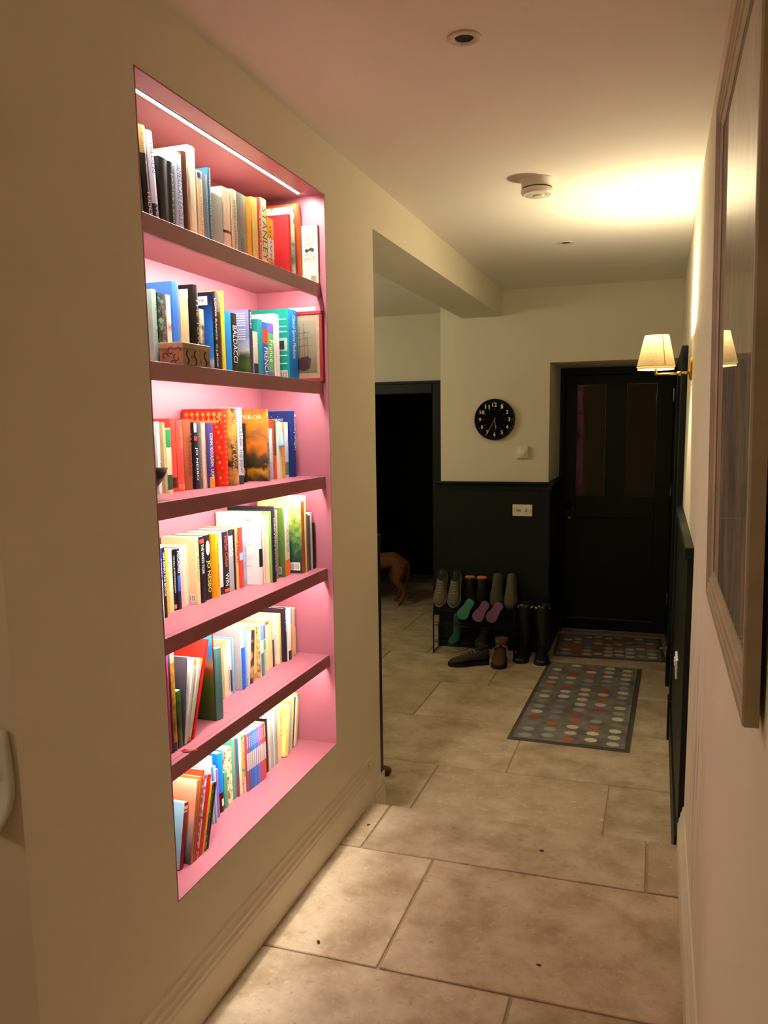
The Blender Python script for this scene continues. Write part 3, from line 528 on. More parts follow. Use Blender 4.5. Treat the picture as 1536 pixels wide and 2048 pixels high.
# ---- skirting boards
SK = [(0, 0), (.020, 0), (.020, .105), (.017, .112), (.017, .122), (.012, .132), (.012, .142), (.007, .155), (.005, .168), (0, .172)]
def skirt(name, y0, y1, side, z, mat, label, prof=SK):
    bm = bmesh.new()
    x0 = XL if side > 0 else XR
    prism(bm, [(x0 + side * p[0], z + p[1]) for p in prof], 'y', y0, y1)
    return struct(done(bm, name, None, mat), label)
skirt('baseboard_left', 1.14, 3.06, 1, 0.001, TRIMW, 'cream moulded skirting board below the bookshelf niche')
bm = bmesh.new(); box(bm, (XL, 2.994, ZL), (XL + .016, 3.06, .16), .002)
struct(done(bm, 'trim_1', None, TRIMW), 'cream end block of the skirting at the step')
skirt('baseboard_left', 3.062, YP + .004, 1, ZL, TRIMW, 'short cream skirting board at the foot of the pier', [(a, b * 1.15) for a, b in SK])
skirt('baseboard_right', -2.5, 2.944, -1, 0.001, TRIMW, 'cream moulded skirting board below the framed picture')
# ---- dark green panelling
bm = bmesh.new(); box(bm, (XBK, YP, ZL + .2), (XL - .002, YP + .042, 1.06)); box(bm, (XBK, YP, 1.06), (XL - .001, YP + .058, 1.09), .004)
struct(done(bm, 'trim_2', None, GREEN), 'dark green panelling on the far face of the pier')
boxo('trim_3', (XBK, YP, ZL), (XL + .003, YP + .045, ZL + .2), TRIMW, kind='structure', label='cream skirting return at the foot of the pier')
def dado_cap(bm, poly, axis, a, b): prism(bm, poly, axis, a, b)
# back wall panelling
dp = struct(boxo('panelling_back', (-1.585, YB - .018, ZL), (-.748, YB, 1.085), GREEN), 'dark green panelling below the clock')
bm = bmesh.new(); prism(bm, [(YB, 1.122), (YB - .040, 1.122), (YB - .044, 1.112), (YB - .034, 1.10), (YB - .026, 1.085), (YB - .024, 1.06), (YB, 1.055)], 'x', -1.60, -.735)
done(bm, 'dado_rail', dp, GREEN)
bm = bmesh.new(); box(bm, (-1.59, YB - .032, ZL), (-.75, YB - .018, .02), .003); done(bm, 'skirting', dp, GREEN)
bm = bmesh.new(); box(bm, (-.76, YB, ZL), (-.742, 6.66, 1.085)); 
rp = struct(done(bm, 'panelling_reveal', None, GREEN), 'dark green panelling on the door reveal')
bm = bmesh.new(); prism(bm, [(-.76, 1.122), (-.722, 1.122), (-.718, 1.112), (-.73, 1.09), (-.735, 1.06), (-.76, 1.055)], 'y', YB - .04, 6.66); done(bm, 'dado_rail', rp, GREEN)
# right wall panelling
bm = bmesh.new(); box(bm, (.106, 2.95, ZL), (XR, 4.45, 1.072))
pr_ = struct(done(bm, 'panelling_right', None, GREEN), 'dark green panelling on the picture wall beyond the step')
bm = bmesh.new(); box(bm, (.094, 2.943, 1.072), (XR + .004, 4.46, 1.112), .004); done(bm, 'dado_rail', pr_, GREEN)
bm = bmesh.new(); box(bm, (.098, 3.0, ZL), (.108, 4.45, .03), .003); done(bm, 'skirting', pr_, GREEN)
# side door in the right wall
sd = struct(boxo('door_2', (.112, 4.56, ZL), (XR + .01, 5.40, 1.82), GREEN), 'dark green side door in the picture wall')
for nm, lo, hi in (('architrave', (.094, 4.455, ZL), (XR, 4.56, 1.925)), ('architrave', (.094, 5.40, ZL), (XR, 5.50, 1.925)), ('architrave', (.094, 4.56, 1.82), (XR, 5.40, 1.925))):
    boxo(nm, lo, hi, GREEN, sd, .004)
boxo('plinth_block', (.088, 4.45, ZL), (XR, 4.565, .06), GREEN, sd, .003)
boxo('plinth_block', (.086, 5.395, ZL), (XR, 5.505, .06), GREEN, sd, .003)
bm = bmesh.new(); box(bm, (.1, 5.5, ZL), (XR, 6.66, 1.06)); box(bm, (.09, 5.5, 1.06), (XR, 6.66, 1.1), .004)
struct(done(bm, 'panelling_right', None, GREEN), 'dark green panelling beside the front door')
# doorway casing in the side hall
bm = bmesh.new()
for lo, hi in (((-1.90, 6.965, ZL), (-1.80, 7.0, 1.925)), ((-2.80, 6.965, ZL), (-2.70, 7.0, 1.925)), ((-2.70, 6.965, 1.82), (-1.90, 7.0, 1.925))): box(bm, lo, hi, .006)
box(bm, (-2.81, 6.955, 1.905), (-1.79, 7.0, 1.93), .004)
struct(done(bm, 'trim_4', None, DOORG), 'dark green casing round the unlit doorway')
# ---- front door
YD = 6.70
fr = bmesh.new()
for lo, hi in (((-.762, YD - .03, ZL), (-.722, YD + .06, 1.985)), ((.10, YD - .03, ZL), (XR, YD + .06, 1.985)), ((-.722, YD - .03, 1.92), (.10, YD + .06, 1.985))): box(fr, lo, hi, .004)
struct(done(fr, 'trim_5', None, DOORG), 'dark frame round the front door')
door = struct(empty('door_1', (-.32, YD, ZL), 'dark green front door with two tall narrow glass panes', 'door')); del door['category']
DZ0, DZ1, DX0, DX1 = ZL + .03, 1.918, -.72, .098
def dpart(nm, lo, hi, mat=DOORG, c=.003, y0=0, y1=.044):
    o = boxo(nm, (lo[0] + .32, y0, lo[1] - ZL), (hi[0] + .32, y1, hi[1] - ZL), mat, door, c); return o
dpart('stile', (DX0, DZ0), (-.632, DZ1)); dpart('stile', (-.022, DZ0), (DX1, DZ1)); dpart('muntin', (-.405, .955), (-.252, 1.855))
dpart('top_rail', (-.632, 1.845), (-.022, DZ1)); dpart('lock_rail', (-.632, .79), (-.022, .965)); dpart('bottom_rail', (-.632, DZ0), (-.022, .075))
dpart('panel', (-.632, .075), (-.022, .79), y0=.014, y1=.03, c=0)
gl, N, L, P = new_mat('window_glass'); N.remove(P)
g1 = N.new('ShaderNodeBsdfGlossy'); g1.inputs['Roughness'].default_value = .0; tr = N.new('ShaderNodeBsdfTransparent'); tr.inputs[0].default_value = (.85, .88, .86, 1)
fz = N.new('ShaderNodeFresnel'); fz.inputs['IOR'].default_value = 1.7; mxs = N.new('ShaderNodeMixShader')
ge_ = N.new('ShaderNodeNewGeometry'); bk_ = N.new('ShaderNodeMath'); bk_.operation = 'SUBTRACT'; bk_.inputs[0].default_value = 1; L.new(ge_.outputs['Backfacing'], bk_.inputs[1])
fm_ = N.new('ShaderNodeMath'); fm_.operation = 'MULTIPLY'; L.new(fz.outputs[0], fm_.inputs[0]); L.new(bk_.outputs[0], fm_.inputs[1]); L.new(fm_.outputs[0], mxs.inputs[0]); L.new(tr.outputs[0], mxs.inputs[1]); L.new(g1.outputs[0], mxs.inputs[2]); L.new(mxs.outputs[0], N['Material Output'].inputs[0])
BEAD = plain('glazing_bead', '30352f', .25, var=.03)
for a, b in ((-.632, -.405), (-.252, -.022)):
    p = dpart('glass_pane', (a, .965), (b, 1.845), gl, 0, .02, .026)
    bm = bmesh.new()
    A, Bb, C0, C1 = a + .32, b + .32, .965 - ZL, 1.845 - ZL; w = .006
    for lo, hi in (((A, .006, C0), (A + w, .02, C1)), ((Bb - w, .006, C0), (Bb, .02, C1)), ((A, .006, C0), (Bb, .02, C0 + w)), ((A, .006, C1 - w), (Bb, .02, C1))): box(bm, lo, hi)
    done(bm, 'glazing_bead', p, BEAD)
for a, b, zz in ((.075, .10, 1.70), (.075, .10, .97), (.075, .10, .10)):
    boxo('hinge', (a + .32 + .016, -.006, zz - ZL), (b + .32 - .001, .004, zz + .1 - ZL), STEEL, door, .001)
bm = bmesh.new(); lathe(bm, [(.024, .0), (.024, -.004), (.008, -.006), (.008, -.03), (.022, -.036), (.026, -.05), (.018, -.064), (.0, -.068)], 16, 'y', (-.68 + .32, 0, .885 - ZL), cap=False)
done(bm, 'door_knob', door, plain('dark_bronze', '2a2622', .35, metal=1), True)
bm = bmesh.new(); lathe(bm, [(.016, 0), (.016, -.004), (.006, -.007), (0, -.007)], 14, 'y', (-.68 + .32, 0, .78 - ZL), cap=False)
done(bm, 'keyhole_cover', door, BRASS, True)
boxo('weather_bar', (DX0 + .32, -.03, .0), (DX1 + .32, .03, .028), STEEL, door, .004)
boxo('bottom_drip', (DX0 + .36, -.014, .11), (DX1 + .22, -.001, .124), plain('worn_green_edge', '3a4038', .4), door, .003)
boxo('wall_outside', (-.9, 8.6, -.3), (.4, 8.62, 2.6), plain('night_garden_wall', '14161a', .9), kind='structure', label='dark wall outside the front door')

door.rotation_euler = (0, 0, -.0083)
pgl = gl.copy(); pgl.name = 'picture_glass'
for n_ in pgl.node_tree.nodes:
    if n_.bl_idname == 'ShaderNodeFresnel': n_.inputs['IOR'].default_value = 1.42
    if n_.bl_idname == 'ShaderNodeBsdfTransparent': n_.inputs[0].default_value = (1, 1, 1, 1)
# ================================================================== niche bookcase
bc = empty('bookcase', (XL, (NY1 + NY2) / 2, NZ0), 'raspberry pink built-in bookcase with five shelves and hidden strip lights', 'bookcase')
ob_ = Vector(bc.location)
def bco(nm, lo, hi, mat=PINK, c=0.0, parent=None):
    p = parent or bc
    return boxo(nm, Vector(lo) - ob_, Vector(hi) - ob_, mat, p, c)
XN = -1.375
bco('back_panel', (XN - .001, NY1 + .0005, NZ0 + .0005), (XN + .003, NY2 - .0005, NZ1 - .0005))
bco('side_panel', (XN, NY1 + .0004, NZ0 + .0004), (XL + .0005, NY1 + .004, NZ1 - .0004))
bco('side_panel', (XN, NY2 - .004, NZ0 + .0004), (XL + .0005, NY2 - .0004, NZ1 - .0004))
bco('top_panel', (XN, NY1 + .0004, NZ1 - .004), (XL + .0005, NY2 - .0004, NZ1 - .0004))
bco('sill', (XN, NY1 + .0004, NZ0 - .003), (XL + .001, NY2 - .0004, NZ0 + .0004))
SHZ = [2.029, 1.698, 1.367, 1.035, .7115, .372]
XF = -1.126
LED = emit('led_strip_light', LED_COLOR, LED_STRENGTH)
TOPLED = emit('top_led_strip_light', LED_COLOR, TOP_LED_STRENGTH)
ALU = plain('aluminium_channel', 'a8a098', .5)
for z in SHZ[:5]:
    s = bco('shelf', (XN + .003, NY1 + .004, z - .018), (XF - .016, NY2 - .004, z), PINK)
    bco('front_lip', (XF - .016, NY1 + .004, z - .043), (XF, NY2 - .004, z), PINK, .001, s)
    bco('light_strip', (XF - .0255, NY1 + .04, z - .0225), (XF - .0185, NY2 - .055, z - .0181), LED, 0, s)
tl = bco('light_strip', (-1.1785, NY1 + .006, NZ1 - .0075), (-1.1675, NY2 - .06, NZ1 - .0045), TOPLED)
for xa in (-1.1805, -1.1675): bco('light_channel', (xa, NY1 + .005, NZ1 - .0082), (xa + .002, NY2 - .058, NZ1 - .0042), ALU, 0, tl)
# ================================================================== books
SHELF_NAMES = ['on the top shelf', 'on the second shelf', 'on the third shelf', 'on the fourth shelf', 'on the fifth shelf', 'on the niche floor']
SHELF_GROUPS = ['books on the top shelf', 'books on the second shelf', 'books on the third shelf', 'books on the fourth shelf', 'books on the fifth shelf', 'books on the niche floor']
def cover_mat(col, k, h):
    kind = k.get('kind')
    if kind == 'art': return art(col, k['c2'], k['c3'], k.get('sc', 22))
    if kind == 'vor': return art(col, k['c2'], '0f1613', 45)
    return plain('cover_' + col, col, .45, var=.05, scale=30, spec=.22)
def side_mat(k, base, h):
    c = k.get('cov')
    if c is None: return base
    if c == 'garden': return zart([(0, '1c2a22'), (.3, '1f4a36'), (.55, '5a7a3a'), (.75, '8aa03c'), (.92, 'e0d890'), (1, 'e8dca0')], 55, .55, h)
    if c == 'farm': return zart([(0, '2f5a22'), (.35, '3f6a24'), (.5, '57702c'), (.56, 'a04a2a'), (.62, 'c8b878'), (.75, '3a9ad8'), (1, '0f8ae0')], 18, .06, h)
    if c == 'salmon': return zart([(0, '3a2e30'), (.3, '8a7a74'), (.55, 'c88a70'), (.75, 'e07a58'), (1, 'e8a888')], 14, .2, h)
    if c == 'orangey': return zart([(0, 'e8c050'), (.6, 'e0902a'), (.8, 'd8481c'), (1, 'f0d060')], 12, .2, h)
    if 'cov2' in k: return zart([(0, '2a3038'), (.12, 'a8b8c0'), (.2, '2a7ad0'), (.6, c), (.9, k['cov2']), (1, k['cov2'])], 12, .12, h)
    return plain('cover_' + c, c, .45, var=.05, scale=30, spec=.22)
def book_mesh(t, h, d, hb, name):
    """U-shaped cover: spine (slot 0) and two boards (slot 1)"""
    b = .0026 if hb else .0009
    b = min(b, t * .3)
    bulge = min(.16 * t, .005) if hb else min(.05 * t, .0015)
    n = 6
    out = [(-d, 0)]
    for i in range(n + 1):
        a = i / n; out.append((-bulge + bulge * math.sin(math.pi * a), t * a))
    out.append((-d, t))
    inn = [(-d, b)]
    for i in range(n + 1):
        a = i / n; inn.append((-bulge - b + bulge * math.sin(math.pi * a) * .8, b + (t - 2 * b) * a))
    inn.append((-d, t - b))
    bm = bmesh.new()
    O0 = [bm.verts.new((x, y, 0)) for x, y in out]; O1 = [bm.verts.new((x, y, h)) for x, y in out]
    I0 = [bm.verts.new((x, y, 0)) for x, y in inn]; I1 = [bm.verts.new((x, y, h)) for x, y in inn]
    m = len(out)
    for i in range(m - 1):
        si = 1 if i in (0, m - 2) else 0
        for q in ((O0[i], O0[i + 1], O1[i + 1], O1[i]), (I0[i + 1], I0[i], I1[i], I1[i + 1]), (O0[i + 1], O0[i], I0[i], I0[i + 1]), (O1[i], O1[i + 1], I1[i + 1], I1[i])):
            f = bm.faces.new(q); f.material_index = si
    for a in (0, m - 1):
        f = bm.faces.new((O0[a], O1[a], I1[a], I0[a])); f.material_index = 1
    return bm, b
def add_book(sh, x, y0, t, h, d, lean, label, col, k):
    x, y0, t, h, d = x / 1000, y0 / 1000, t / 1000, h / 1000, d / 1000
    hb = k.get('hb', 0)
    gap = .0003; t = (t - gap) * math.cos(math.radians(lean))
    bm, b = book_mesh(t, h, d, hb, 'book')
    base = cover_mat(col, k, h); side = side_mat(k, base, h)
    if side is base: side = base.copy() if False else base
    ob = done(bm, 'book', None, (base,) if side is base else (base, side))
    if side is base:
        for p in ob.data.polygons: p.material_index = 0
    full = label
    if not any(w in label for w in ('row', 'shelf')): full = label + ' ' + SHELF_NAMES[sh]
    ob['label'] = full; ob['category'] = 'book'; ob['group'] = SHELF_GROUPS[sh]
    zs = SHZ[sh]
    if lean > 0:      # leans away along the wall: turns about its lower far corner
        for v in ob.data.vertices: v.co.y -= t
        sh_y = -t; ob.location = (x, y0 + t, zs + .0005)
    elif lean < 0: sh_y = 0; ob.location = (x, y0, zs + .0005)
    else: sh_y = 0; ob.location = (x, y0, zs + .0005)
    ob.rotation_euler = (-math.radians(lean), 0, 0)
    ov = .003 if hb else .0006
    boxo('pages', (-d + (ov if hb else .0), sh_y + b, ov), (-.0025 - b, sh_y + t - b, h - ov), PAPER, ob)
    xs = .0004 + (0 if not hb else 0)
    tc = sh_y + t / 2
    def spine_slab(z0, z1, c, nm='spine_band', w=.96, off=0):
        bm = bmesh.new(); n = 4; bulge = min(.16 * t, .005) if hb else min(.05 * t, .0015)
        pts = []
        for i in range(n + 1):
            a = .5 + (i / n - .5) * w
            pts.append((-bulge + bulge * math.sin(math.pi * a) + .00035 + off, sh_y + t * a))
        A = [bm.verts.new((p[0], p[1], z0 * h)) for p in pts]; Bv = [bm.verts.new((p[0], p[1], z1 * h)) for p in pts]
        for i in range(n): bm.faces.new((A[i], A[i + 1], Bv[i + 1], Bv[i]))
        return done(bm, nm, ob, plain('cover_' + c, c, .45, var=.05, scale=30, spec=.22))
    for z0, z1, c in k.get('bands', ()): spine_slab(z0, z1, c)
    def spine_text(s, c, tp, tl, ts):
        text_obj(s, lambda u, v: (.0009, tc + v, tp * h - u), tl * h, ts * t, ink(c), ob)
    if 't' in k: spine_text(k['t'], k.get('tc', 'ffffff'), k.get('tp', .5), k.get('tl', .7), k.get('ts', .45))
    if 't2' in k: spine_text(k['t2'], k.get('t2c', 'ffffff'), k.get('t2p', .86 if k.get('tp', .5) < .5 else .2), k.get('t2l', .25), k.get('ts', .45))
    # prints on the near board (faces the camera side): u runs from the spine inwards, v up
    def cov(u, v): return (-u * d, sh_y - .0005, v * h)
    def cov_rect(u0, u1, v0, v1, c, nm='cover_print', mat=None, e=0):
        me = bpy.data.meshes.new(nm)
        me.from_pydata([(-u0 * d, sh_y - .0005 - e, v0 * h), (-u1 * d, sh_y - .0005 - e, v0 * h), (-u1 * d, sh_y - .0005 - e, v1 * h), (-u0 * d, sh_y - .0005 - e, v1 * h)], [], [(0, 3, 2, 1)])
        return link(nm, me, ob, (mat or ink(c),))
    def cov_text(s, u, v, w, hh, c):   # centred at u, v; reads left to right towards the spine
        text_obj(s, lambda a, bq: (-u * d + a, sh_y - .0011, v * h + bq), w, hh, ink(c), ob)
    if 'sticker' in k:
        cov_rect(.12, .42, .84, .95, 'e8e4dc', 'sticker', e=.0002); cov_text(k['sticker'], .27, .895, .18 * d, .04 * h, '222222')
    for s, u, v, sz, c in k.get('ctext', ()): cov_text(s, u, v, sz * d, sz * d * 1.1, c)
    if 'barcode' in k:
        cov_rect(.06, .38, .04, .15, 'e8e2d6', 'barcode_panel', e=.0002)
        bm = bmesh.new()
        for i in range(14):
            if i in (4, 9): continue
            a = .09 + i * .019; w = (.006, .012)[i % 3 == 0]
            vs4 = [bm.verts.new((-(a + dx) * d, sh_y - .0012, zz * h)) for dx, zz in ((0, .055), (w, .055), (w, .135), (0, .135))]
            bm.faces.new(vs4)
        done(bm, 'barcode', ob, ink('151515'))
    if 'quotes' in k:
        for i, (s, v) in enumerate((('No one does it better', .85), ('suspense', .68), ('the art of', .6), ('thrilling', .56), ('as good', .4), ('now so good', .36), ('ever', .26))):
            cov_text(s, .35 - (.0 if i == 0 else .05), v, (.4 if i == 0 else .2) * d, .018 * h, 'a86a78')
    if 'cphoto' in k:
        cov_rect(.05, .4, .42, .6, '9cc4b8', e=.0002); cov_rect(.12, .32, .44, .56, '2a2430', e=.0004)
        for i, v in enumerate((.85, .75, .68, .35, .24)): cov_rect(.06, .38, v, v + .012, 'd8f0e4')
    if 'guide' in k:
        ob.data.materials.append(zart([(0, '27401a'), (.18, '4a6a2c'), (.3, '3a4a34'), (.4, 'b8c4c0'), (.5, '9aa8c8'), (.6, '7a86b8'), (1, '8088bc')], 40, .1, h))
        for p in ob.data.polygons:
            if p.center.y < t * .1 and abs(p.normal.y) > .8: p.material_index = len(ob.data.materials) - 1
        for i in range(11):
            v = .94 - i * .035 - (.03 if i > 5 else 0); cov_rect(.1, .1 + (.42, .36, .3, .44, .34, .4)[i % 6], v, v + .012, 'e4e6ee')
    if 'pear' in k:
        bm = bmesh.new(); pts = []
        for i in range(20):
            a = 2 * math.pi * i / 20; r = .3 * (1 - .22 * math.sin(a)); pts.append(bm.verts.new((-(.5 - r * math.cos(a)) * d, sh_y - .0007, (.66 + .24 * math.sin(a)) * h)))
        bm.faces.new(pts); done(bm, 'cover_print', ob, plain('pear_print', '8a7a4c', .5, var=.3, scale=14))
        for i, s in enumerate(('THE', 'PEAR TREE', 'NOVEL')): cov_text(s, .5, .42 - .09 * i, .35 * d, .04 * h, 'b8a468')
    if 'fly' in k:
        for sx in (-1, 1):
            bm = bmesh.new(); bm.faces.new([bm.verts.new((.0008, tc + p[0] * sx * t * .45, h * (.55 + p[1]))) for p in ((0, 0), (.9, .08), (.7, -.01), (.8, -.06))]); done(bm, 'spine_print', ob, ink('d0682a'))
    if 'spiral' in k:
        bm = bmesh.new()
        for i in range(34):
            z = h * (.04 + i * .028); vs4 = [bm.verts.new((.0008, tc + a * t * .3, z + bz)) for a, bz in ((-1, 0), (-.6, 0), (-.6, .0022), (-1, .0022))]; bm.faces.new(vs4)
        done(bm, 'binding_holes', ob, ink('6a645c')); cov_rect(.12, .7, .9, .915, 'b8a89c'); cov_text('THE', .2, .73, .14 * d, .04 * h, '4a4450')
    if 'deer' in k:
        gold = ink('d8843a')
        for i in range(7):
            u = .07 + i * .135
            bm = bmesh.new()
            c = (-u * d, .93 * h)
            pts = []
            for j in range(16):
                a = math.pi * 2 * j / 16; r = (.009, .0045)[j % 2]; pts.append(bm.verts.new((c[0] + r * math.cos(a), sh_y - .0008, c[1] + r * math.sin(a))))
            bm.faces.new(pts); done(bm, 'cover_star', ob, gold)
            bm = bmesh.new(); c = (-(u + .06) * d, .83 * h)
            out = [(-.012, .0), (-.01, .006), (.004, .005), (.008, .014), (.012, .022), (.009, .012), (.013, .012), (.011, .008), (.010, .0), (.013, -.008), (.008, -.003), (-.006, -.002), (-.012, -.009), (-.009, -.001)]
            bm.faces.new([bm.verts.new((c[0] + p[0], sh_y - .0008, c[1] + p[1])) for p in out]); done(bm, 'cover_deer', ob, gold)
        for i in range(14):
            z = h * (.05 + i * .065); bm = bmesh.new(); r = .005
            bm.faces.new([bm.verts.new((-(.06 + .05 * (i % 3)) * d + r * math.cos(a * .9), sh_y - .0008, z + r * math.sin(a * .9))) for a in range(7)]); done(bm, 'cover_leaf', ob, ink(('b85a1e', 'c87a3a', '6a6a3a')[i % 3]))
            spine_slab((.04 + i * .066), (.06 + i * .066), 'c8742a', 'spine_print', .5)
    if 'zebra' in k:
        bm = bmesh.new()
        for i in range(16):
            z = h * (.3 + i * .043)
            bm.faces.new([bm.verts.new((-.30 * d + a * .016, sh_y - .0008, z + bz)) for a, bz in ((-1, 0), (.6, .008), (.6, .0115), (-1, .0035))])
        done(bm, 'cover_stripes', ob, ink('e0d8c8'))
        for i, (s, v, hh) in enumerate((('I', .82, .04), ('AM', .76, .04), ('DARK', .7, .05), ('BABY', .58, .04), ('LIVES', .51, .05))): cov_text(s, .1, v, .13 * d, hh * h, 'f0ece4')
        bm = bmesh.new(); bm.faces.new([bm.verts.new((-.1 * d + .012 * math.cos(a * .4488), sh_y - .0008, h * .18 + .018 * math.sin(a * .4488))) for a in range(14)]); done(bm, 'cover_oval', ob, ink('d8743c'))
    if 'emperor' in k:
        ob.data.materials.append(zart([(0, '2a2210'), (.14, 'b8841c'), (.2, '2a2418'), (.35, '4a3c28'), (.5, 'd8781c'), (.65, '8a5a2c'), (.85, 'd8861c'), (1, 'b04a1c')], 24, .22, h))
        for p in ob.data.polygons:
            if p.center.y < t * .1 and abs(p.normal.y) > .8: p.material_index = len(ob.data.materials) - 1
        cov_text('EMPEROR', .45, .89, .7 * d, .055 * h, 'ecd8b8')
    if 'stars' in k:
        bm = bmesh.new()
        for i in range(26):
            u, v, r = random.uniform(.05, .95), random.uniform(.5, .97), random.uniform(.0006, .0016)
            bm.faces.new([bm.verts.new((-u * d + r * a, sh_y - .0008, v * h + r * bq)) for a, bq in ((-1, 0), (0, -1), (1, 0), (0, 1))])
        done(bm, 'cover_stars', ob, ink('dfe6f4')); cov_text('WINNER OF THE PRIZE', .5, .87, .5 * d, .03 * h, 'c8d4ec')
    if 'face' in k:
        bm = bmesh.new(); bm.faces.new([bm.verts.new((.0009, tc + .32 * t * math.cos(a * .4488), h * .8 + .022 * math.sin(a * .4488))) for a in range(14)]); done(bm, 'spine_portrait', ob, ink('d8d4d0'))
        bm = bmesh.new()
        for dy in (-.1, .12):
            bm.faces.new([bm.verts.new((.0012, tc + dy * t + a * t * .05, h * .82 + bq)) for a, bq in ((-1, 0), (1, 0), (1, .002), (-1, .002))])
        bm.faces.new([bm.verts.new((.0012, tc + a * t * .08, h * .745 + bq)) for a, bq in ((-1, 0), (1, 0), (.6, .002), (-.6, .002))])
        done(bm, 'spine_portrait_features', ob, ink('2a2224'))
    if 'diamond' in k:
        for i in range(9):
            z = h * (.08 + .105 * i); bm = bmesh.new(); bm.faces.new([bm.verts.new((.0009, tc + a * t * .4, z + bq * .006)) for a, bq in ((-1, 0), (0, -1), (1, 0), (0, 1))]); done(bm, 'spine_diamond', ob, ink('e0b088'))
    if 'wl' in k: spine_slab(.1, .22, 'e0e0dc', 'spine_label', .4, .0004)
    if 'creature' in k:
        bm = bmesh.new(); random.seed(5)
        for c0, c1, r in ((.3, .78, .016), (.42, .7, .02), (.28, .66, .013), (.4, .6, .016), (.55, .76, .012)):
            tube(bm, [(-c0 * d + r * math.cos(a * .7) * (1 + .2 * (a % 2)), sh_y - .0012, c1 * h + r * math.sin(a * .7)) for a in range(10)], .0007, 4)
        done(bm, 'cover_drawing', ob, ink('b04a5a'))
        for i, v in enumerate((.5, .42, .4, .38, .3, .28)): cov_rect(.12, .12 + (.25, .3, .34)[i % 3], v, v + .007, '8a7a5a')
    return ob
for rec in BOOKS: add_book(*rec)
# ---- things among the books
# pale book standing with its back cover outwards against the end of the niche
d_ = .125; h_ = .192
bm, b_ = book_mesh(.011, h_, d_, 0, 'book'); dr = done(bm, 'book', None, plain('cover_d8c4a8', 'd8c4a8', .45))
dr['label'] = 'cream paperback showing its printed back cover at the end of the top shelf'; dr['category'] = 'book'; dr['group'] = SHELF_GROUPS[0]
dr.location = (-1.128, 2.6655, SHZ[0] + .0005)
boxo('pages', (-d_, .001, .0006), (-.004, .010, h_ - .0006), PAPER, dr)
text_obj('DREAMS', lambda a, q: (-.030 + a, -.0006, .177 + q), .035, .007, ink('2a2018'), dr)
bm = bmesh.new()
for i in range(16):
    z = .165 - i * .0045 - (.022 if i > 9 else 0); w = (.043, .046, .040, .045)[i % 4]
    bm.faces.new([bm.verts.new((-.010 - a, -.0006, z + q)) for a, q in ((0, 0), (w, 0), (w, .0012), (0, .0012))])
for i in range(12): bm.faces.new([bm.verts.new((-.008 - i * .0017 - a, -.0006, q)) for a, q in ((0, .008), (.0009, .008), (.0009, .026), (0, .026))])
done(bm, 'cover_print', dr, ink('3a3028'))
bm = bmesh.new(); bm.faces.new([bm.verts.new((-.012 - a, -.0006, q)) for a, q in ((0, .108), (.008, .104), (.018, .11), (.028, .103), (.036, .106), (.034, .118), (.024, .114), (.014, .12), (.004, .117))]); done(bm, 'cover_picture', dr, ink('1c1814'))
# framed ship print
pf = empty('framed_print', (-1.20, 2.668, SHZ[1] + .0005), 'small red framed print of a sailing ship at the end of the second shelf', 'picture')
RED = plain('red_frame', '8f1c24', .35)
W2, HH = .082, .24
for lo, hi in (((-W2, -.006, 0), (W2, .006, .012)), ((-W2, -.006, HH - .012), (W2, .006, HH)), ((-W2, -.006, .012), (-W2 + .012, .006, HH - .012)), ((W2 - .012, -.006, .012), (W2, .006, HH - .012))): boxo('frame_bar', lo, hi, RED, pf, .0015)
boxo('mount', (-W2 + .012, -.001, .012), (W2 - .012, .004, HH - .012), plain('cream_mount', 'd8b89c', .8), pf)
pm = boxo('print', (-W2 + .024, -.0022, .03), (W2 - .024, -.0012, HH - .032), zart([(0, '6a5040'), (.15, '9a7a5c'), (.4, 'b89c7c'), (1, 'c8b8a0')], 30, .12, .24), pf)
bm = bmesh.new(); SHIPX = .012
def spoly(pts): bm.faces.new([bm.verts.new((SHIPX + a, -.0027, q)) for a, q in pts])
spoly([(-.03, .075), (-.026, .045), (-.004, .036), (.02, .046), (.026, .078), (.012, .088), (-.012, .084)])
for mx_, zt in ((-.018, .19), (.0, .2), (.014, .17)): spoly([(mx_ - .0009, .08), (mx_ + .0009, .08), (mx_ + .0006, zt), (mx_ - .0006, zt)])
for zz, w in ((.12, .03), (.145, .034), (.165, .024)): spoly([(-w, zz), (w, zz + .004), (w, zz + .0052), (-w, zz + .0012)])
for i in range(6): spoly([(-.03 + i * .011, .082), (-.0294 + i * .011, .082), (.0004, .18), (0, .18)])
done(bm, 'ship_drawing', pf, ink('5a3030'))
boxo('glass', (-W2 + .012, -.0045, .012), (W2 - .012, -.0035, HH - .012), gl, pf)
wb = empty('book', (-1.20, 2.6625, SHZ[1] + .0005), 'thin white booklet standing behind the red framed ship print', 'book', SHELF_GROUPS[1]); wb.location.y = 2.6755
boxo('cover', (-.12, -.0008, 0), (.055, -.0004, .255), plain('cover_e8e0d8', 'e8e0d8', .5), wb); boxo('cover', (-.12, .0012, 0), (.055, .0016, .255), plain('cover_e8e0d8', 'e8e0d8', .5), wb); boxo('pages', (-.118, -.0004, .001), (.054, .0012, .254), PAPER, wb)
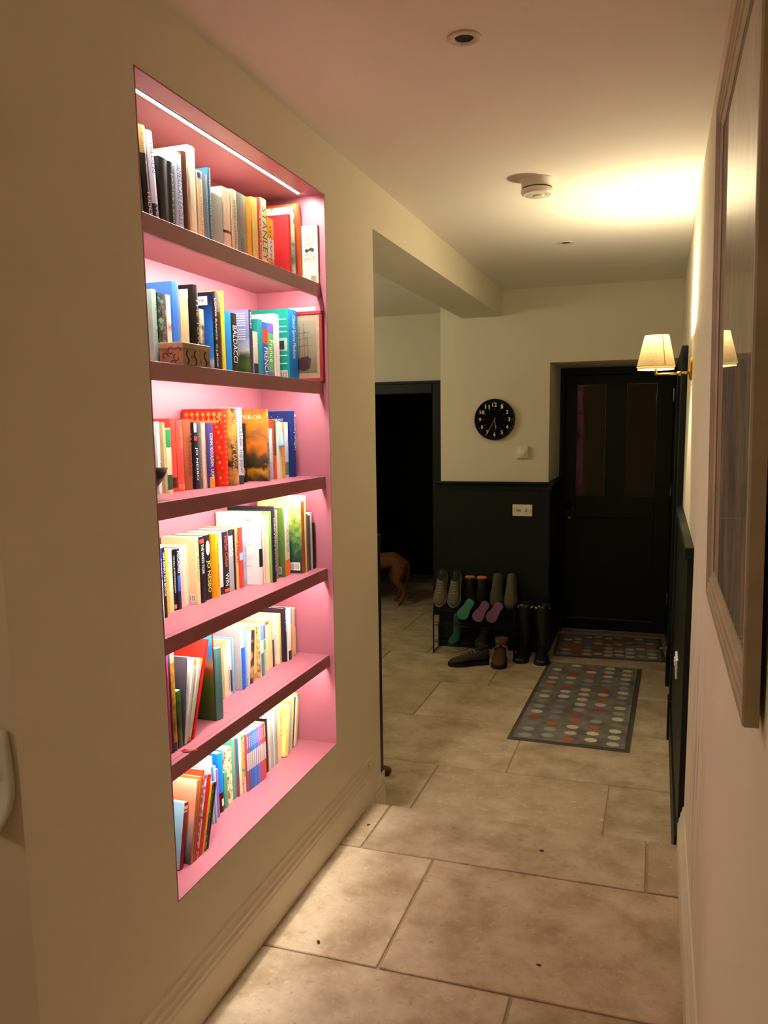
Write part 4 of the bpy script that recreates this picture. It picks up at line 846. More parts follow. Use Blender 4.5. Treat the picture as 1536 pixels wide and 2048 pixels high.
# painted trinket box
tb = empty('trinket_box', (-1.1655, 1.865, SHZ[1] + .0005), 'small painted wooden box with a lid and curling scroll pattern', 'box')
boxo('body', (-.0345, -.0645, 0), (.0345, .0645, .041), plain('painted_box', 'a8875c', .5, var=.15, scale=30), tb, .001)
boxo('lid', (-.036, -.066, .0405), (.036, .066, .056), plain('painted_box_lid', 'b59a72', .5, var=.15, scale=30), tb, .0015)
bm = bmesh.new()
for cx, cz, r, s0, s1 in ((-.018, .022, .010, 0, 5), (.0, .034, .012, 1, 5.5), (.016, .018, .010, 2, 7), (.004, .006, .008, 0, 4), (.022, .040, .007, -1, 3)):
    bm = bmesh.new(); tube(bm, [(cx + r * (1 - .07 * j) * math.cos(s0 + (s1 - s0) * j / 9), -.0652, max(.002, cz + r * (1 - .07 * j) * math.sin(s0 + (s1 - s0) * j / 9))) for j in range(10)], .0012, 5)
    done(bm, 'painted_scroll', tb, ink('4a3a58'))
for yy in (-.045, -.008, .04):
    bm = bmesh.new(); tube(bm, [(.0348, yy + .006 * math.sin(j * 1.1), .003 + j * .0058) for j in range(7)], .0022, 5)
    done(bm, 'painted_stem', tb, ink('5a3418'))
for yy, zz in ((-.024, .02), (.018, .012), (.052, .01)):
    bm = bmesh.new(); bm.faces.new([bm.verts.new((.0350, yy + a, zz + q)) for a, q in ((0, -.007), (.007, .004), (.003, .008), (0, .003), (-.003, .008), (-.007, .004))]); done(bm, 'flower', tb, ink('a8341c'))
# black conical bowl
cb_ = empty('bowl', (-1.185, 1.698, SHZ[2] + .0005), 'black conical bowl on a small silver foot on the third shelf', 'bowl')
bm = bmesh.new(); lathe(bm, [(.006, .012), (.022, .028), (.04, .052), (.052, .078), (.0505, .078), (.038, .052), (.02, .03), (0, .018)], 28, cap=False); done(bm, 'cup', cb_, BLACK, True)
bm = bmesh.new(); lathe(bm, [(.022, 0), (.020, .003), (.006, .007), (.006, .012), (0, .013)], 20); done(bm, 'foot', cb_, STEEL, True)
# tassel bookmark hanging from a book
ts_ = empty('tassel_bookmark', (-1.2185, 2.520, SHZ[2] + .11), 'pale blue tassel bookmark hanging over the slim books on the third shelf', 'bookmark')
BLUE = plain('blue_tassel', '7fb0dc', .7, var=.15, scale=200)
bm = bmesh.new(); lathe(bm, [(.0125, 0), (.010, .012), (.006, .04), (.0035, .066), (.002, .068), (0, .068)], 14, cap=True); done(bm, 'tassel', ts_, BLUE, True)
bm = bmesh.new(); tube(bm, [(0, 0, .066), (.001, -.006, .082), (-.004, -.014, .0855), (-.02, -.02, .0865)], .0012, 5); done(bm, 'cord', ts_, plain('white_cord', 'd8d8d8', .8))
bm = bmesh.new(); lathe(bm, [(.005, .064), (.005, .069)], 12); done(bm, 'knot', ts_, plain('white_cord', 'd8d8d8', .8))
# red ribbon on the fifth shelf
bm = bmesh.new(); pts = [(-.018, 0, .001), (-.008, .004, .006), (.004, .012, .003), (.014, .022, .001)]
for a, b in zip(pts, pts[1:]):
    q = [bm.verts.new((p[0] + dx, p[1] - dx * .4, p[2] + dz)) for p, dx in ((a, 0), (a, .010), (b, .010), (b, 0)) for dz in (0,)]
    bm.faces.new(q)
rb = done(bm, 'ribbon', None, plain('red_ribbon', 'c01010', .5), label='scrap of red ribbon lying beside the leaning books on the fifth shelf', cat='ribbon')
rb.location = (-1.136, 1.735, SHZ[4] + .001)
md = rb.modifiers.new('thick', 'SOLIDIFY'); md.thickness = .0008
# ================================================================== things on walls and ceiling
# ---- framed picture, hung leaning slightly forward
FY0, FY1, FZ0, FHt = .99, 1.785, 1.187, .955
pic = empty('framed_picture', (.1205, (FY0 + FY1) / 2, FZ0), 'large glazed picture in a stepped pale oak frame hanging on the scuffed wall', 'picture', rot=(0, -math.radians(1.05), 0))
HW = (FY1 - FY0) / 2
# stepped frame profile: (distance from outer edge, x towards the room is negative)
FP = [(0, .0), (0, -.016), (.002, -.0185), (.014, -.0185), (.016, -.0165), (.026, -.0165), (.028, -.0145), (.040, -.0145), (.042, -.012), (.055, -.0085), (.055, .0)]
def frame_bar(y0, z0, y1, z1):
    """mitred moulding from corner to corner"""
    bm = bmesh.new()
    d = Vector((0, y1 - y0, z1 - z0)).normalized()
    c = Vector((0, 0, FHt / 2)); mid = Vector((0, (y0 + y1) / 2, (z0 + z1) / 2)); n = (c - mid); n = (n - d * n.dot(d)).normalized()
    A = [bm.verts.new(Vector((x, y0, z0)) + n * u + d * u) for u, x in FP]; Bv = [bm.verts.new(Vector((x, y1, z1)) + n * u - d * u) for u, x in FP]
    k = len(FP)
    for i in range(k): bm.faces.new((A[i], A[(i + 1) % k], Bv[(i + 1) % k], Bv[i]))
    bm.faces.new(A); bm.faces.new(Bv)
    done(bm, 'frame_bar', pic, WOODF)
frame_bar(-HW, 0, HW, 0); frame_bar(HW, 0, HW, FHt); frame_bar(HW, FHt, -HW, FHt); frame_bar(-HW, FHt, -HW, 0)
pa, N, L, P = new_mat('weathered_painting')
P.inputs['Roughness'].default_value = .7
tc = N.new('ShaderNodeTexCoord'); mp = N.new('ShaderNodeMapping'); mp.inputs['Scale'].default_value = (1, 5, 1.6); L.new(tc.outputs['Object'], mp.inputs[0])
nz = N.new('ShaderNodeTexNoise'); nz.inputs['Scale'].default_value = 3.2; nz.inputs['Detail'].default_value = 8; nz.inputs['Roughness'].default_value = .7; L.new(mp.outputs[0], nz.inputs['Vector'])
r = N.new('ShaderNodeValToRGB'); L.new(nz.outputs['Fac'], r.inputs[0]); E_ = r.color_ramp.elements
E_[0].position = .3; E_[0].color = lin('6a6266') + (1,); E_[1].position = .7; E_[1].color = lin('d8c8a4') + (1,)
e = E_.new(.48); e.color = lin('a89878') + (1,); e = E_.new(.56); e.color = lin('bcae98') + (1,)
L.new(r.outputs[0], P.inputs['Base Color'])
boxo('painting', (-.005, -HW + .050, .050), (-.003, HW - .050, FHt - .050), pa, pic)
boxo('backboard', (-.003, -HW + .02, .02), (-.0005, HW - .02, FHt - .02), plain('backboard', '6a5a44', .9), pic)
boxo('glass', (-.0075, -HW + .053, .053), (-.0060, HW - .053, FHt - .053), pgl, pic)
# ---- wall sconce
SY, SZ_ = 3.84, 1.772
sc = empty('wall_sconce', (XR, SY, SZ_), 'brass wall light with a cream linen shade lit from inside', 'lamp')
bm = bmesh.new(); lathe(bm, [(.0, -.014), (.020, -.012), (.024, -.006), (.024, 0)], 24, 'x', cap=False)
for v in bm.verts: v.co.z *= 2.1
done(bm, 'back_plate', sc, BRASS, True)
CXs = -.150
bm = bmesh.new(); tube(bm, [(-.008, 0, -.018), (-.05, 0, -.018)], .006, 10); tube(bm, [(-.05, 0, -.020), (CXs, 0, -.020)], .0052, 10); tube(bm, [(CXs, 0, -.024), (CXs, 0, .03)], .006, 10)
done(bm, 'arm', sc, BRASS, True)
bm = bmesh.new(); lathe(bm, [(.0, -.062), (.009, -.060), (.010, -.052), (.010, -.046), (.0, -.044)], 14, 'x', (0, 0, -.019), cap=False); done(bm, 'joint', sc, BRASS, True)
bm = bmesh.new(); lathe(bm, [(.012, .028), (.014, .034), (.014, .058), (.010, .062)], 16, 'z', (CXs, 0, 0)); done(bm, 'lamp_holder', sc, plain('white_ceramic', 'd8d0c0', .4), True)
lm, N, L, P = new_mat('linen_shade'); N.remove(P)
df = N.new('ShaderNodeBsdfDiffuse'); tl_ = N.new('ShaderNodeBsdfTranslucent'); mx = N.new('ShaderNodeMixShader'); mx.inputs[0].default_value = .05
tc = N.new('ShaderNodeTexCoord'); w1 = N.new('ShaderNodeTexNoise'); w1.inputs['Scale'].default_value = 260; L.new(tc.outputs['Object'], w1.inputs['Vector'])
r = N.new('ShaderNodeValToRGB'); r.color_ramp.elements[0].color = lin('9a8458') + (1,); r.color_ramp.elements[1].color = lin('c8b68c') + (1,); L.new(w1.outputs['Fac'], r.inputs[0])
L.new(r.outputs[0], df.inputs[0]); L.new(r.outputs[0], tl_.inputs[0]); L.new(df.outputs[0], mx.inputs[1]); L.new(tl_.outputs[0], mx.inputs[2]); L.new(mx.outputs[0], N['Material Output'].inputs[0])
bm = bmesh.new(); lathe(bm, [(.082, .012), (.051, .148)], 40, 'z', (CXs, 0, 0), cap=False); shd = done(bm, 'lamp_shade', sc, lm, True)
for rr, zz in ((.0822, .0125), (.0512, .1475)):
    bm = bmesh.new(); tube(bm, [(CXs + rr * math.cos(a * math.pi / 20), rr * math.sin(a * math.pi / 20), zz) for a in range(41)], .0011, 5, cap=False); done(bm, 'shade_trim', shd, plain('shade_trim', '7a5c34', .6))
bm = bmesh.new()
for a in (-.3,):
    a0 = math.pi * 1.5 + a * -1.6
    q = []
    for da, rr, zz in ((-.028, .0825, .013), (.028, .0825, .013), (.04, .0515, .147), (-.04, .0515, .147)): q.append(bm.verts.new((CXs + rr * math.cos(a0 + da), rr * math.sin(a0 + da), zz)))
    bm.faces.new(q)
done(bm, 'shade_seam', shd, lm)
bm = bmesh.new(); lathe(bm, [(.078, .0), (.078, .013)], 40, 'z', (CXs, 0, 0), cap=False); done(bm, 'inner_diffuser', sc, lm, True)
bm = bmesh.new()
for a in (0, 2.094, 4.189): tube(bm, [(CXs, 0, .146), (CXs + .051 * math.cos(a), .051 * math.sin(a), .146)], .001, 5)
tube(bm, [(CXs, 0, .06), (CXs, 0, .146)], .0012, 5); done(bm, 'shade_carrier', sc, BRASS)
bm = bmesh.new(); lathe(bm, [(.008, .058), (.010, .078), (.019, .104), (.022, .122), (.019, .134), (.011, .141), (0, .144)], 20, 'z', (CXs, 0, 0), cap=False)
done(bm, 'bulb', sc, emit('bulb_glow', BULB_COLOR, 30), True)
bl = bpy.data.lights.new('sconce_bulb_light', 'POINT'); bl.energy = BULB_WATT; bl.color = BULB_COLOR; bl.shadow_soft_size = .03
bo = bpy.data.objects.new('sconce_bulb_light', bl); COL.objects.link(bo); bo.location = (XR + CXs, SY, SZ_ + .124)
# ---- wall clock
ck = empty('wall_clock', (-1.156, YB, 1.579), 'round black wall clock with cream numerals and brass hands', 'clock')
bm = bmesh.new(); lathe(bm, [(.0, 0), (.146, 0), (.150, -.006), (.151, -.022), (.147, -.028), (.141, -.026), (.139, -.018)], 64, 'y', cap=False); done(bm, 'rim', ck, plain('clock_rim', '08080a', .4, spec=.3), True)
bm = bmesh.new(); lathe(bm, [(.140, -.016), (.140, -.019), (0, -.019)], 64, 'y', cap=False); done(bm, 'dial', ck, plain('clock_dial', '040406', .8, spec=.08))
CREAMI = ink('efe4bd')
for n in range(1, 13):
    a = math.radians(90 - 30 * n); cx, cz = .108 * math.cos(a), .108 * math.sin(a)
    text_obj(str(n), lambda u, v: (cx + u, -.0196, cz + v), .034 if n > 9 else .017, .029, CREAMI, ck, 'numeral', False, .022)
    cx2, cz2 = .078 * math.cos(a), .078 * math.sin(a)
    text_obj(str(n + 12), lambda u, v: (cx2 + u, -.0196, cz2 + v), .0115, .0055, ink('a89c78'), ck, 'small_numeral')
bm = bmesh.new()
for i in range(60):
    a = math.radians(6 * i); r0, r1, w = .1275, .1305 if i % 5 else .1335, .0009 if i % 5 else .0016
    d = Vector((math.cos(a), 0, math.sin(a))); s = Vector((-d.z, 0, d.x)); q = [d * r0 - s * w, d * r0 + s * w, d * r1 + s * w, d * r1 - s * w]
    bm.faces.new([bm.verts.new(p + Vector((0, -.0196, 0))) for p in q])
done(bm, 'minute_track', ck, ink('c0b690'))
def hand(nm, ang, shape, y):
    bm = bmesh.new(); a = math.radians(90 - ang); d = Vector((math.cos(a), 0, math.sin(a))); s = Vector((-d.z, 0, d.x))
    A = [d * u + s * v + Vector((0, y, 0)) for u, v in shape]
    top = [bm.verts.new(p) for p in A]; bot = [bm.verts.new(p + Vector((0, .001, 0))) for p in A]; n = len(A)
    bm.faces.new(top); bm.faces.new(bot)
    for i in range(n): bm.faces.new((top[i], top[(i + 1) % n], bot[(i + 1) % n], bot[i]))
    done(bm, nm, ck, plain('clock_hand_brass', 'c8a868', .4, metal=.3))
hand('hour_hand', 171, [(-.01, .0016), (.045, .0016), (.05, .006), (.076, .0), (.05, -.006), (.045, -.0016), (-.01, -.0016)], -.022)
hand('minute_hand', 207, [(-.015, .0016), (.07, .0014), (.113, .0005), (.113, -.0005), (.07, -.0014), (-.015, -.0016)], -.0235)
bm = bmesh.new(); lathe(bm, [(.005, -.019), (.005, -.025), (0, -.026)], 14, 'y', cap=False); done(bm, 'hand_boss', ck, BRASS, True)
# ---- thermostat
th = empty('thermostat', (-.953, YB, 1.34), 'small square cream thermostat with a round dial below the clock', 'thermostat')
bm = bmesh.new(); box(bm, (-.043, -.024, -.043), (.043, 0, .043), .003); done(bm, 'housing', th, WHITEP)
bm = bmesh.new(); lathe(bm, [(.030, -.024), (.029, -.032), (.027, -.034), (.0, -.034)], 36, 'y', (.003, 0, -.002), cap=False); done(bm, 'dial', th, WHITEP, True)
bm = bmesh.new(); lathe(bm, [(.0035, -.024), (.003, -.026), (0, -.0265)], 10, 'y', (-.034, 0, .034), cap=False); done(bm, 'indicator', th, plain('indicator', 'f0e8d0', .2))
boxo('dial_mark', (.002, -.0348, .016), (.004, -.034, .026), ink('8a8070'), th)
# ---- double light switch
sw = empty('light_switch', (-.944, YB - .018, .912), 'white double switch plate on the dark green panelling', 'switch')
bm = bmesh.new(); box(bm, (-.073, -.009, -.043), (.073, 0, .043), .003); done(bm, 'plate', sw, WHITEP)
boxo('label_print', (-.045, -.0096, -.008), (-.01, -.0091, .006), ink('8f8672'), sw)
boxo('rocker', (.006, -.0125, -.016), (.020, -.009, .012), WHITEP, sw, .0015); boxo('rocker', (.024, -.012, -.012), (.036, -.009, .012), plain('grey_rocker', 'a89c84', .4), sw, .0015)
for s in (-1, 1):
    bm = bmesh.new(); lathe(bm, [(.003, -.009), (.003, -.0098), (0, -.0098)], 10, 'y', (s * .060, 0, 0), cap=False); done(bm, 'screw', sw, ink('5a5448'))
# ---- double socket on the right panelling
so = empty('wall_socket', (.106, 3.62, .50), 'white double socket low on the green panelling past the picture', 'socket')
bm = bmesh.new(); box(bm, (-.010, -.073, -.043), (0, .073, .043), .003); done(bm, 'plate', so, WHITEP)
for s in (-1, 1):
    boxo('rocker', (-.0155, s * .03 - .007, .006), (-.010, s * .03 + .007, .028), WHITEP, so, .0015)
    boxo('pin_hole', (-.0104, s * .03 - .003, -.018), (-.0099, s * .03 + .003, -.010), BLACK, so)
    for q in (-1, 1): boxo('pin_hole', (-.0104, s * .03 + q * .011 - .003, -.032), (-.0099, s * .03 + q * .011 + .003, -.028), BLACK, so)
# ---- smoke alarm
sa = empty('smoke_alarm', (-.492, 3.405, ZC), 'round white smoke alarm on the ceiling', 'alarm')
bm = bmesh.new(); lathe(bm, [(.070, 0), (.070, -.004), (.062, -.006), (.062, -.030), (.059, -.032)], 48, 'z', cap=False); done(bm, 'base', sa, WHITEP, True)
bm = bmesh.new(); lathe(bm, [(.057, -.032), (.057, -.037)], 48, 'z', cap=False); done(bm, 'vent', sa, plain('dark_vent', '4a4234', .8))
bm = bmesh.new(); lathe(bm, [(.058, -.036), (.063, -.038), (.064, -.046), (.058, -.056), (.050, -.060), (.049, -.058), (.046, -.060), (.0, -.062)], 48, 'z', cap=False); done(bm, 'cover', sa, WHITEP, True)
bm = bmesh.new(); lathe(bm, [(.022, -.061), (.021, -.065), (.019, -.066), (0, -.066)], 32, 'z', (.006, 0, 0), cap=False); done(bm, 'test_button', sa, WHITEP, True)
for a in (-.5, -.2): boxo('sounder_slot', (.036, a * .05, -.0625), (.038, a * .05 + .007, -.0605), ink('4a4234'), sa)
# ---- recessed downlights (switched off)
for x, y, lab in ((-.495, 2.139, 'unlit recessed downlight in the ceiling before the smoke alarm'), (-.509, 4.591, 'unlit recessed downlight in the ceiling beyond the smoke alarm')):
    dl = empty('downlight', (x, y, ZC), lab, 'downlight', 'recessed ceiling downlights')
    bm = bmesh.new(); lathe(bm, [(.043, 0), (.043, -.003), (.040, -.0045), (.026, -.0045), (.0235, -.001)], 40, 'z', cap=False); done(bm, 'trim_ring', dl, plain('downlight_trim', 'd4c6ac', .5), True)
    bm = bmesh.new(); lathe(bm, [(.0235, -.001), (0, -.0006)], 32, 'z', cap=False); done(bm, 'dark_baffle', dl, plain('dark_baffle', '050505', .9))
# ---- paper note taped to the wall end
pn = empty('paper_note', (-1.17, 1.14, .79), 'curling white paper sheet with a drawn ring taped to the wall end', 'paper')
bm = bmesh.new(); R_ = []
for i in range(9):
    z = .0 + .205 * i / 8; cur = .018 * max(0, 1 - i / 4) ** 2 + .002
    xr = .047 + .009 * math.sin(i / 8 * 3.0) - .026 * max(0, 1 - i / 2.5)
    R_.append([bm.verts.new((-.09, -.002, z)), bm.verts.new((xr - .02, -.003 - cur * .4, z)), bm.verts.new((xr, -.003 - cur, z))])
for a, b in zip(R_, R_[1:]):
    for j in range(2): bm.faces.new((a[j], a[j + 1], b[j + 1], b[j]))
o = done(bm, 'sheet', pn, plain('note_paper', 'e2ded0', .85, var=.03), True); md = o.modifiers.new('t', 'SOLIDIFY'); md.thickness = .0004
bm = bmesh.new(); tube(bm, [(.012 + .011 * math.cos(a * math.pi / 10), -.0058, .125 + .019 * math.sin(a * math.pi / 10)) for a in range(21)], .0007, 4, cap=False); done(bm, 'pen_ring', pn, ink('151515'))
# ---- door stop on the right skirting
dsx = empty('door_stop', (.1, 6.12, -.10), 'small chrome door stop sticking out of the panelling by the door', 'door stop')
bm = bmesh.new(); tube(bm, [(0, 0, 0), (-.055, 0, 0)], .005, 10); done(bm, 'rod', dsx, STEEL, True)
bm = bmesh.new(); lathe(bm, [(0, -.078), (.012, -.076), (.013, -.062), (.008, -.055), (0, -.054)], 14, 'x', cap=False); done(bm, 'rubber_tip', dsx, BLACK, True)
bm = bmesh.new(); lathe(bm, [(0, -.006), (.014, -.005), (.015, 0)], 14, 'x', cap=False); done(bm, 'mount', dsx, STEEL, True)
# ================================================================== mats
rug, N, L, P = new_mat('brown_grey_pile'); P.inputs['Roughness'].default_value = 1; P.inputs['Specular IOR Level'].default_value = .05
tc = N.new('ShaderNodeTexCoord'); n1 = N.new('ShaderNodeTexNoise'); n1.inputs['Scale'].default_value = 9; n1.inputs['Detail'].default_value = 6; n2 = N.new('ShaderNodeTexNoise'); n2.inputs['Scale'].default_value = 320
for n in (n1, n2): L.new(tc.outputs['Object'], n.inputs['Vector'])
r = N.new('ShaderNodeValToRGB'); L.new(n1.outputs['Fac'], r.inputs[0]); r.color_ramp.elements[0].position = .3; r.color_ramp.elements[1].position = .7
r.color_ramp.elements[0].color = lin('5d5750') + (1,); r.color_ramp.elements[1].color = lin('847d74') + (1,); L.new(r.outputs[0], P.inputs['Base Color'])
bmp = N.new('ShaderNodeBump'); bmp.inputs['Strength'].default_value = .6; bmp.inputs['Distance'].default_value = .003; L.new(n2.outputs['Fac'], bmp.inputs['Height']); L.new(bmp.outputs[0], P.inputs['Normal'])
RUB = plain('mat_edge', '4a413a', .9)
DOTC = ['b8a890', 'a8603a', '9a4a44', '8f948c', 'bcae98', 'c8bc98', '7c7c80']
DOTM = [plain('mat_dot_' + c, c, .95, var=.15, scale=150, spec=.05) for c in DOTC]
bm = bmesh.new(); vs_ = [bm.verts.new((.034 * math.cos(a * math.pi / 9), .029 * math.sin(a * math.pi / 9), 0)) for a in range(18)]; v2 = [bm.verts.new(v.co + Vector((0, 0, .0012))) for v in vs_]
bm.faces.new(v2)
for i in range(18): bm.faces.new((vs_[i], vs_[(i + 1) % 18], v2[(i + 1) % 18], v2[i]))
bmesh.ops.recalc_face_normals(bm, faces=bm.faces)
DOTME = []
for m in DOTM:
    me = bpy.data.meshes.new('dot'); bm.to_mesh(me); me.materials.append(m); DOTME.append(me)
bm.free()
def mat_rug(label, loc, rz, w, l, cols, rows, seed):
    t = empty('door_mat', loc, label, 'mat', 'spotted barrier mats', (0, 0, rz)); random.seed(seed)
    bm = bmesh.new(); box(bm, (-w / 2, -l / 2, .0005), (w / 2, l / 2, .004), .0015); done(bm, 'rubber_edge', t, RUB)
    bm = bmesh.new(); box(bm, (-w / 2 + .025, -l / 2 + .025, .003), (w / 2 - .025, l / 2 - .025, .009), .002); done(bm, 'pile', t, rug)
    for i in range(cols):
        for j in range(rows):
            ci = random.choice([0, 1, 2, 3, 4, 4, 5, 6, 6, 3, 4, 1])
            o = link('dot', DOTME[ci], t)
            o.location = (-w / 2 + .09 + (w - .18) * i / (cols - 1), -l / 2 + .07 + (l - .14) * (j + (.35 if i % 2 else 0) * .8) / (rows - .7), .0088)
    return t
mat_rug('long brown runner mat with coloured spots on the lower floor', (-.403, 4.98, ZL), -.02, .645, 1.53, 5, 15, 3)
mat_rug('dark spotted doormat lying across the front door threshold', (-.32, 6.265, ZL), 0.05, .80, .66, 9, 6, 4)
# ---- bits of leaf trodden in
for i, (x, y, z, lab) in enumerate(((-.36, 2.80, .0006, 'dark leaf scrap on the slab along the step edge'), (-1.03, 2.80, .0006, 'curled leaf scrap on the pale corner slab by the skirting'), (-.93, 2.07, .0006, 'small dark leaf scrap near the left skirting board'), (-.28, 2.16, .0006, 'thin dark twig scrap in the middle of the largest slab'))):
    bm = bmesh.new(); random.seed(20 + i); r_ = .008
    ol = [(r_ * math.cos(a) * random.uniform(.5, 1.2), r_ * .6 * math.sin(a) * random.uniform(.5, 1.2)) for a in [k * math.pi / 4 for k in range(8)]]
    prism(bm, ol, 'z', 0, .0025)
    o = done(bm, 'leaf_scrap', None, plain('dry_leaf', '3a2418', .9), label=lab, cat='leaf', group='leaf scraps on the upper floor'); o.location = (x, y, z); o.rotation_euler = (0, 0, i)
# ================================================================== shoe rack and footwear
def shoe(name, label, L_, W_, col, sole_col, hi=.075, heel=.095, lace=None, grp='shoes by the rack', collar=True, rough=.6, sole_t=.018):
    """low shoe lofted from heel (y=0) to toe (y=L), sole on z=0"""
    root = empty(name, (0, 0, 0), label, 'shoe', grp)
    st = [(0.0, .30, heel * .86), (.03, .33, heel), (.12, .36, heel * .97), (.26, .37, heel * .86), (.42, .385, hi), (.58, .44, hi * .80), (.72, .48, hi * .64), (.86, .44, hi * .52), (.95, .32, hi * .42), (1.0, .12, hi * .25)]
    def outline(t, w): return w * W_
    bm = bmesh.new(); rings = []
    for t, w, h in st:
        ww = w * W_ * 1.0; ring = []
        for j in range(14):
            a = math.pi * 2 * j / 14
            cx, cz = math.cos(a), math.sin(a)
            x = ww * math.copysign(abs(cx) ** .8, cx) * (1 if cz < .2 else 1 - .28 * cz)
            z = sole_t * .8 + (h - sole_t * .8) * (.5 + .5 * math.copysign(abs(cz) ** .75, cz))
            ring.append((x, t * L_, z))
        rings.append(ring)
    loft(bm, rings); up = done(bm, 'upper', root, plain('shoe_' + col, col, rough, var=.12, scale=60), True)
    bm = bmesh.new(); pts = []
    prof = [(0, .16), (.02, .29), (.12, .37), (.3, .36), (.45, .37), (.6, .45), (.75, .5), (.88, .46), (.96, .32), (1.02, .1)]
    pts = [(w * W_ * 1.04, t * L_ * 1.01 - .003) for t, w in prof] + [(-w * W_ * 1.04, t * L_ * 1.01 - .003) for t, w in prof[::-1]]
    prism(bm, pts, 'z', 0, sole_t); so_ = done(bm, 'sole', root, plain('sole_' + sole_col, sole_col, .8, var=.1, scale=80))
    bm = bmesh.new()
    for i in range(7): box(bm, (-.3 * W_, (.1 + .12 * i) * L_, -.002), (.3 * W_, (.1 + .12 * i) * L_ + .008, .0005))
    done(bm, 'tread', so_, plain('tread_' + sole_col, sole_col, .85, var=.1))
    if collar:
        bm = bmesh.new(); c = []
        for j in range(18):
            a = 2 * math.pi * j / 18; c.append((.27 * W_ * math.cos(a), L_ * (.16 + .14 * math.sin(a)), heel * .97 - (.012 if math.sin(a) > 0 else 0) * math.sin(a)))
        tube(bm, c + [c[0]], .007, 6, cap=False)
        bm.faces.new([bm.verts.new((p[0], p[1], p[2] + .002)) for p in c]); done(bm, 'collar', root, plain('collar_dark', '141210', .8))
    if lace:
        bm = bmesh.new()
        for i in range(5):
            t = .36 + .07 * i; z = hi * (1.0 - .09 * i) - .002 + .006
            tube(bm, [(-.2 * W_, t * L_, z - .010), (-.08 * W_, (t + .012) * L_, z + .002), (.1 * W_, (t + .02) * L_, z + .002), (.2 * W_, (t + .03) * L_, z - .010)], .0028, 5)
        done(bm, 'laces', root, plain('lace_' + lace, lace, .8))
    return root
def boot(name, label, L_, W_, H_, col, sole_col, grp, rough=.45, band=None, top_r=.062, cat='boot', bend=0):
    root = shoe(name, label, L_, W_, col, sole_col, .085, .105, None, grp, False, rough, .024); root['category'] = cat
    bm = bmesh.new(); rings = []
    for t in (0, .12, .25, .45, .7, .92, 1.0):
        z = .06 + (H_ - .06) * t; r = .048 + (top_r - .048) * min(1, t * 1.3); cy = L_ * .2 + bend * t * t
        rings.append([(r * .9 * math.cos(2 * math.pi * j / 18), cy + r * (1.08 if t < .2 else 1) * math.sin(2 * math.pi * j / 18), z) for j in range(18)])
    last = rings[-1]; rings.append([(p[0] * .9, L_ * .2 + bend + (p[1] - L_ * .2 - bend) * .9, p[2]) for p in last]); rings.append([(p[0] * .88, L_ * .2 + bend * .9 + (p[1] - L_ * .2 - bend) * .86, p[2] - .08) for p in last])
    loft(bm, rings); sh_ = done(bm, 'shaft', root, plain('shoe_' + col, col, rough, var=.12, scale=60), True)
    if band:
        bm = bmesh.new(); z = H_ - .03; r = top_r + .0012
        lathe(bm, [(r * .92, z), (r * .92, z + .014)], 18, 'z', (0, L_ * .2 + bend * .9, 0), cap=False); done(bm, 'label_band', sh_, plain('band_' + band, band, .5))
    return root
def place(o, loc, rot): o.location = loc; o.rotation_euler = [math.radians(a) for a in rot]
# rack: two wire tiers on bent tube ends
rk = empty('shoe_rack', (-1.265, 5.86, ZL), 'black wire shoe rack with two tiers against the green panelling', 'shoe rack')
WIRE = plain('black_wire', '0e0e10', .4, metal=.3)
for sx, y0, y1 in ((-.305, -.10, .10), (.305, -.10, .10)):
    bm = bmesh.new(); tube(bm, [(sx, y0, 0), (sx, y0, .30), (sx, y0 + .015, .345), (sx, y1 - .015, .345), (sx, y1, .30), (sx, y1, 0)], .006, 8); tube(bm, [(sx, y0, .012), (sx, y1, .012)], .005, 8); done(bm, 'end_frame', rk, WIRE, True)
for z in (.085, .215, .33):
    bm = bmesh.new(); 
    sl = .18 if z > .1 else 0
    for y in (-.095, -.045, .06, .095): tube(bm, [(-.305, y, z + (y + .1) * sl), (.305, y, z + (y + .1) * sl)], .0032, 6)
    done(bm, 'wire_tier', rk, WIRE, True)
zr = ZL
# top tier, walking shoes hanging toe down over the front bar
place(shoe('walking_shoe', 'grey brown laced walking shoe toe down on the rack end', .27, .10, '5a5040', '8a8470', .075, .10, 'a09878', 'walking shoes on the rack'), (-1.54, 5.972, ZL + .566), (-55, 0, 180))
place(shoe('walking_shoe', 'grey brown laced walking shoe beside its partner nearer the orange insoles', .27, .10, '57503f', '8a8470', .075, .10, 'a09878', 'walking shoes on the rack'), (-1.432, 5.972, ZL + .566), (-55, 0, 180))
for i, (x, lb) in enumerate(((-1.328, 'dark clog with a bright orange rim next to the walking shoes'), (-1.235, 'dark clog with a bright orange rim next to the olive shoes'))):
    s = shoe('clog', lb, .19, .09, '120f0d', '1a1410', .06, .07, None, 'orange rimmed clogs on the rack', False)
    place(s, (x, 5.972, ZL + .555), (-84, 0, 180))
    bm = bmesh.new(); lathe(bm, [(.0, .014), (.030, .012), (.040, .004), (.040, -.006), (.030, -.014), (.0, -.016)], 20, 'y', (0, 0, .040), cap=False)
    for v in bm.verts: v.co.z = .040 + (v.co.z - .040) * .75
    done(bm, 'orange_heel', s, plain('orange_foam', 'c8702c', .7), True)
# children's sandals resting sole outwards against the front wires
for x, z, c, lb in ((-1.272, .435, '4a9078', 'sandal with its sea green sole turned outwards on the rack'), (-1.158, .425, '8a5c86', 'purple soled sandal leaning beside the green soled one'), (-1.058, .425, '8a5c86', 'purple soled sandal leaning at the open end of the rack')):
    s = shoe('sandal', lb, .165, .082, '1c1a1c', c, .05, .045, None, 'sandals with coloured soles', False, sole_t=.018)
    place(s, (x, 5.712, ZL + z - .01), (-84, 32, 0))
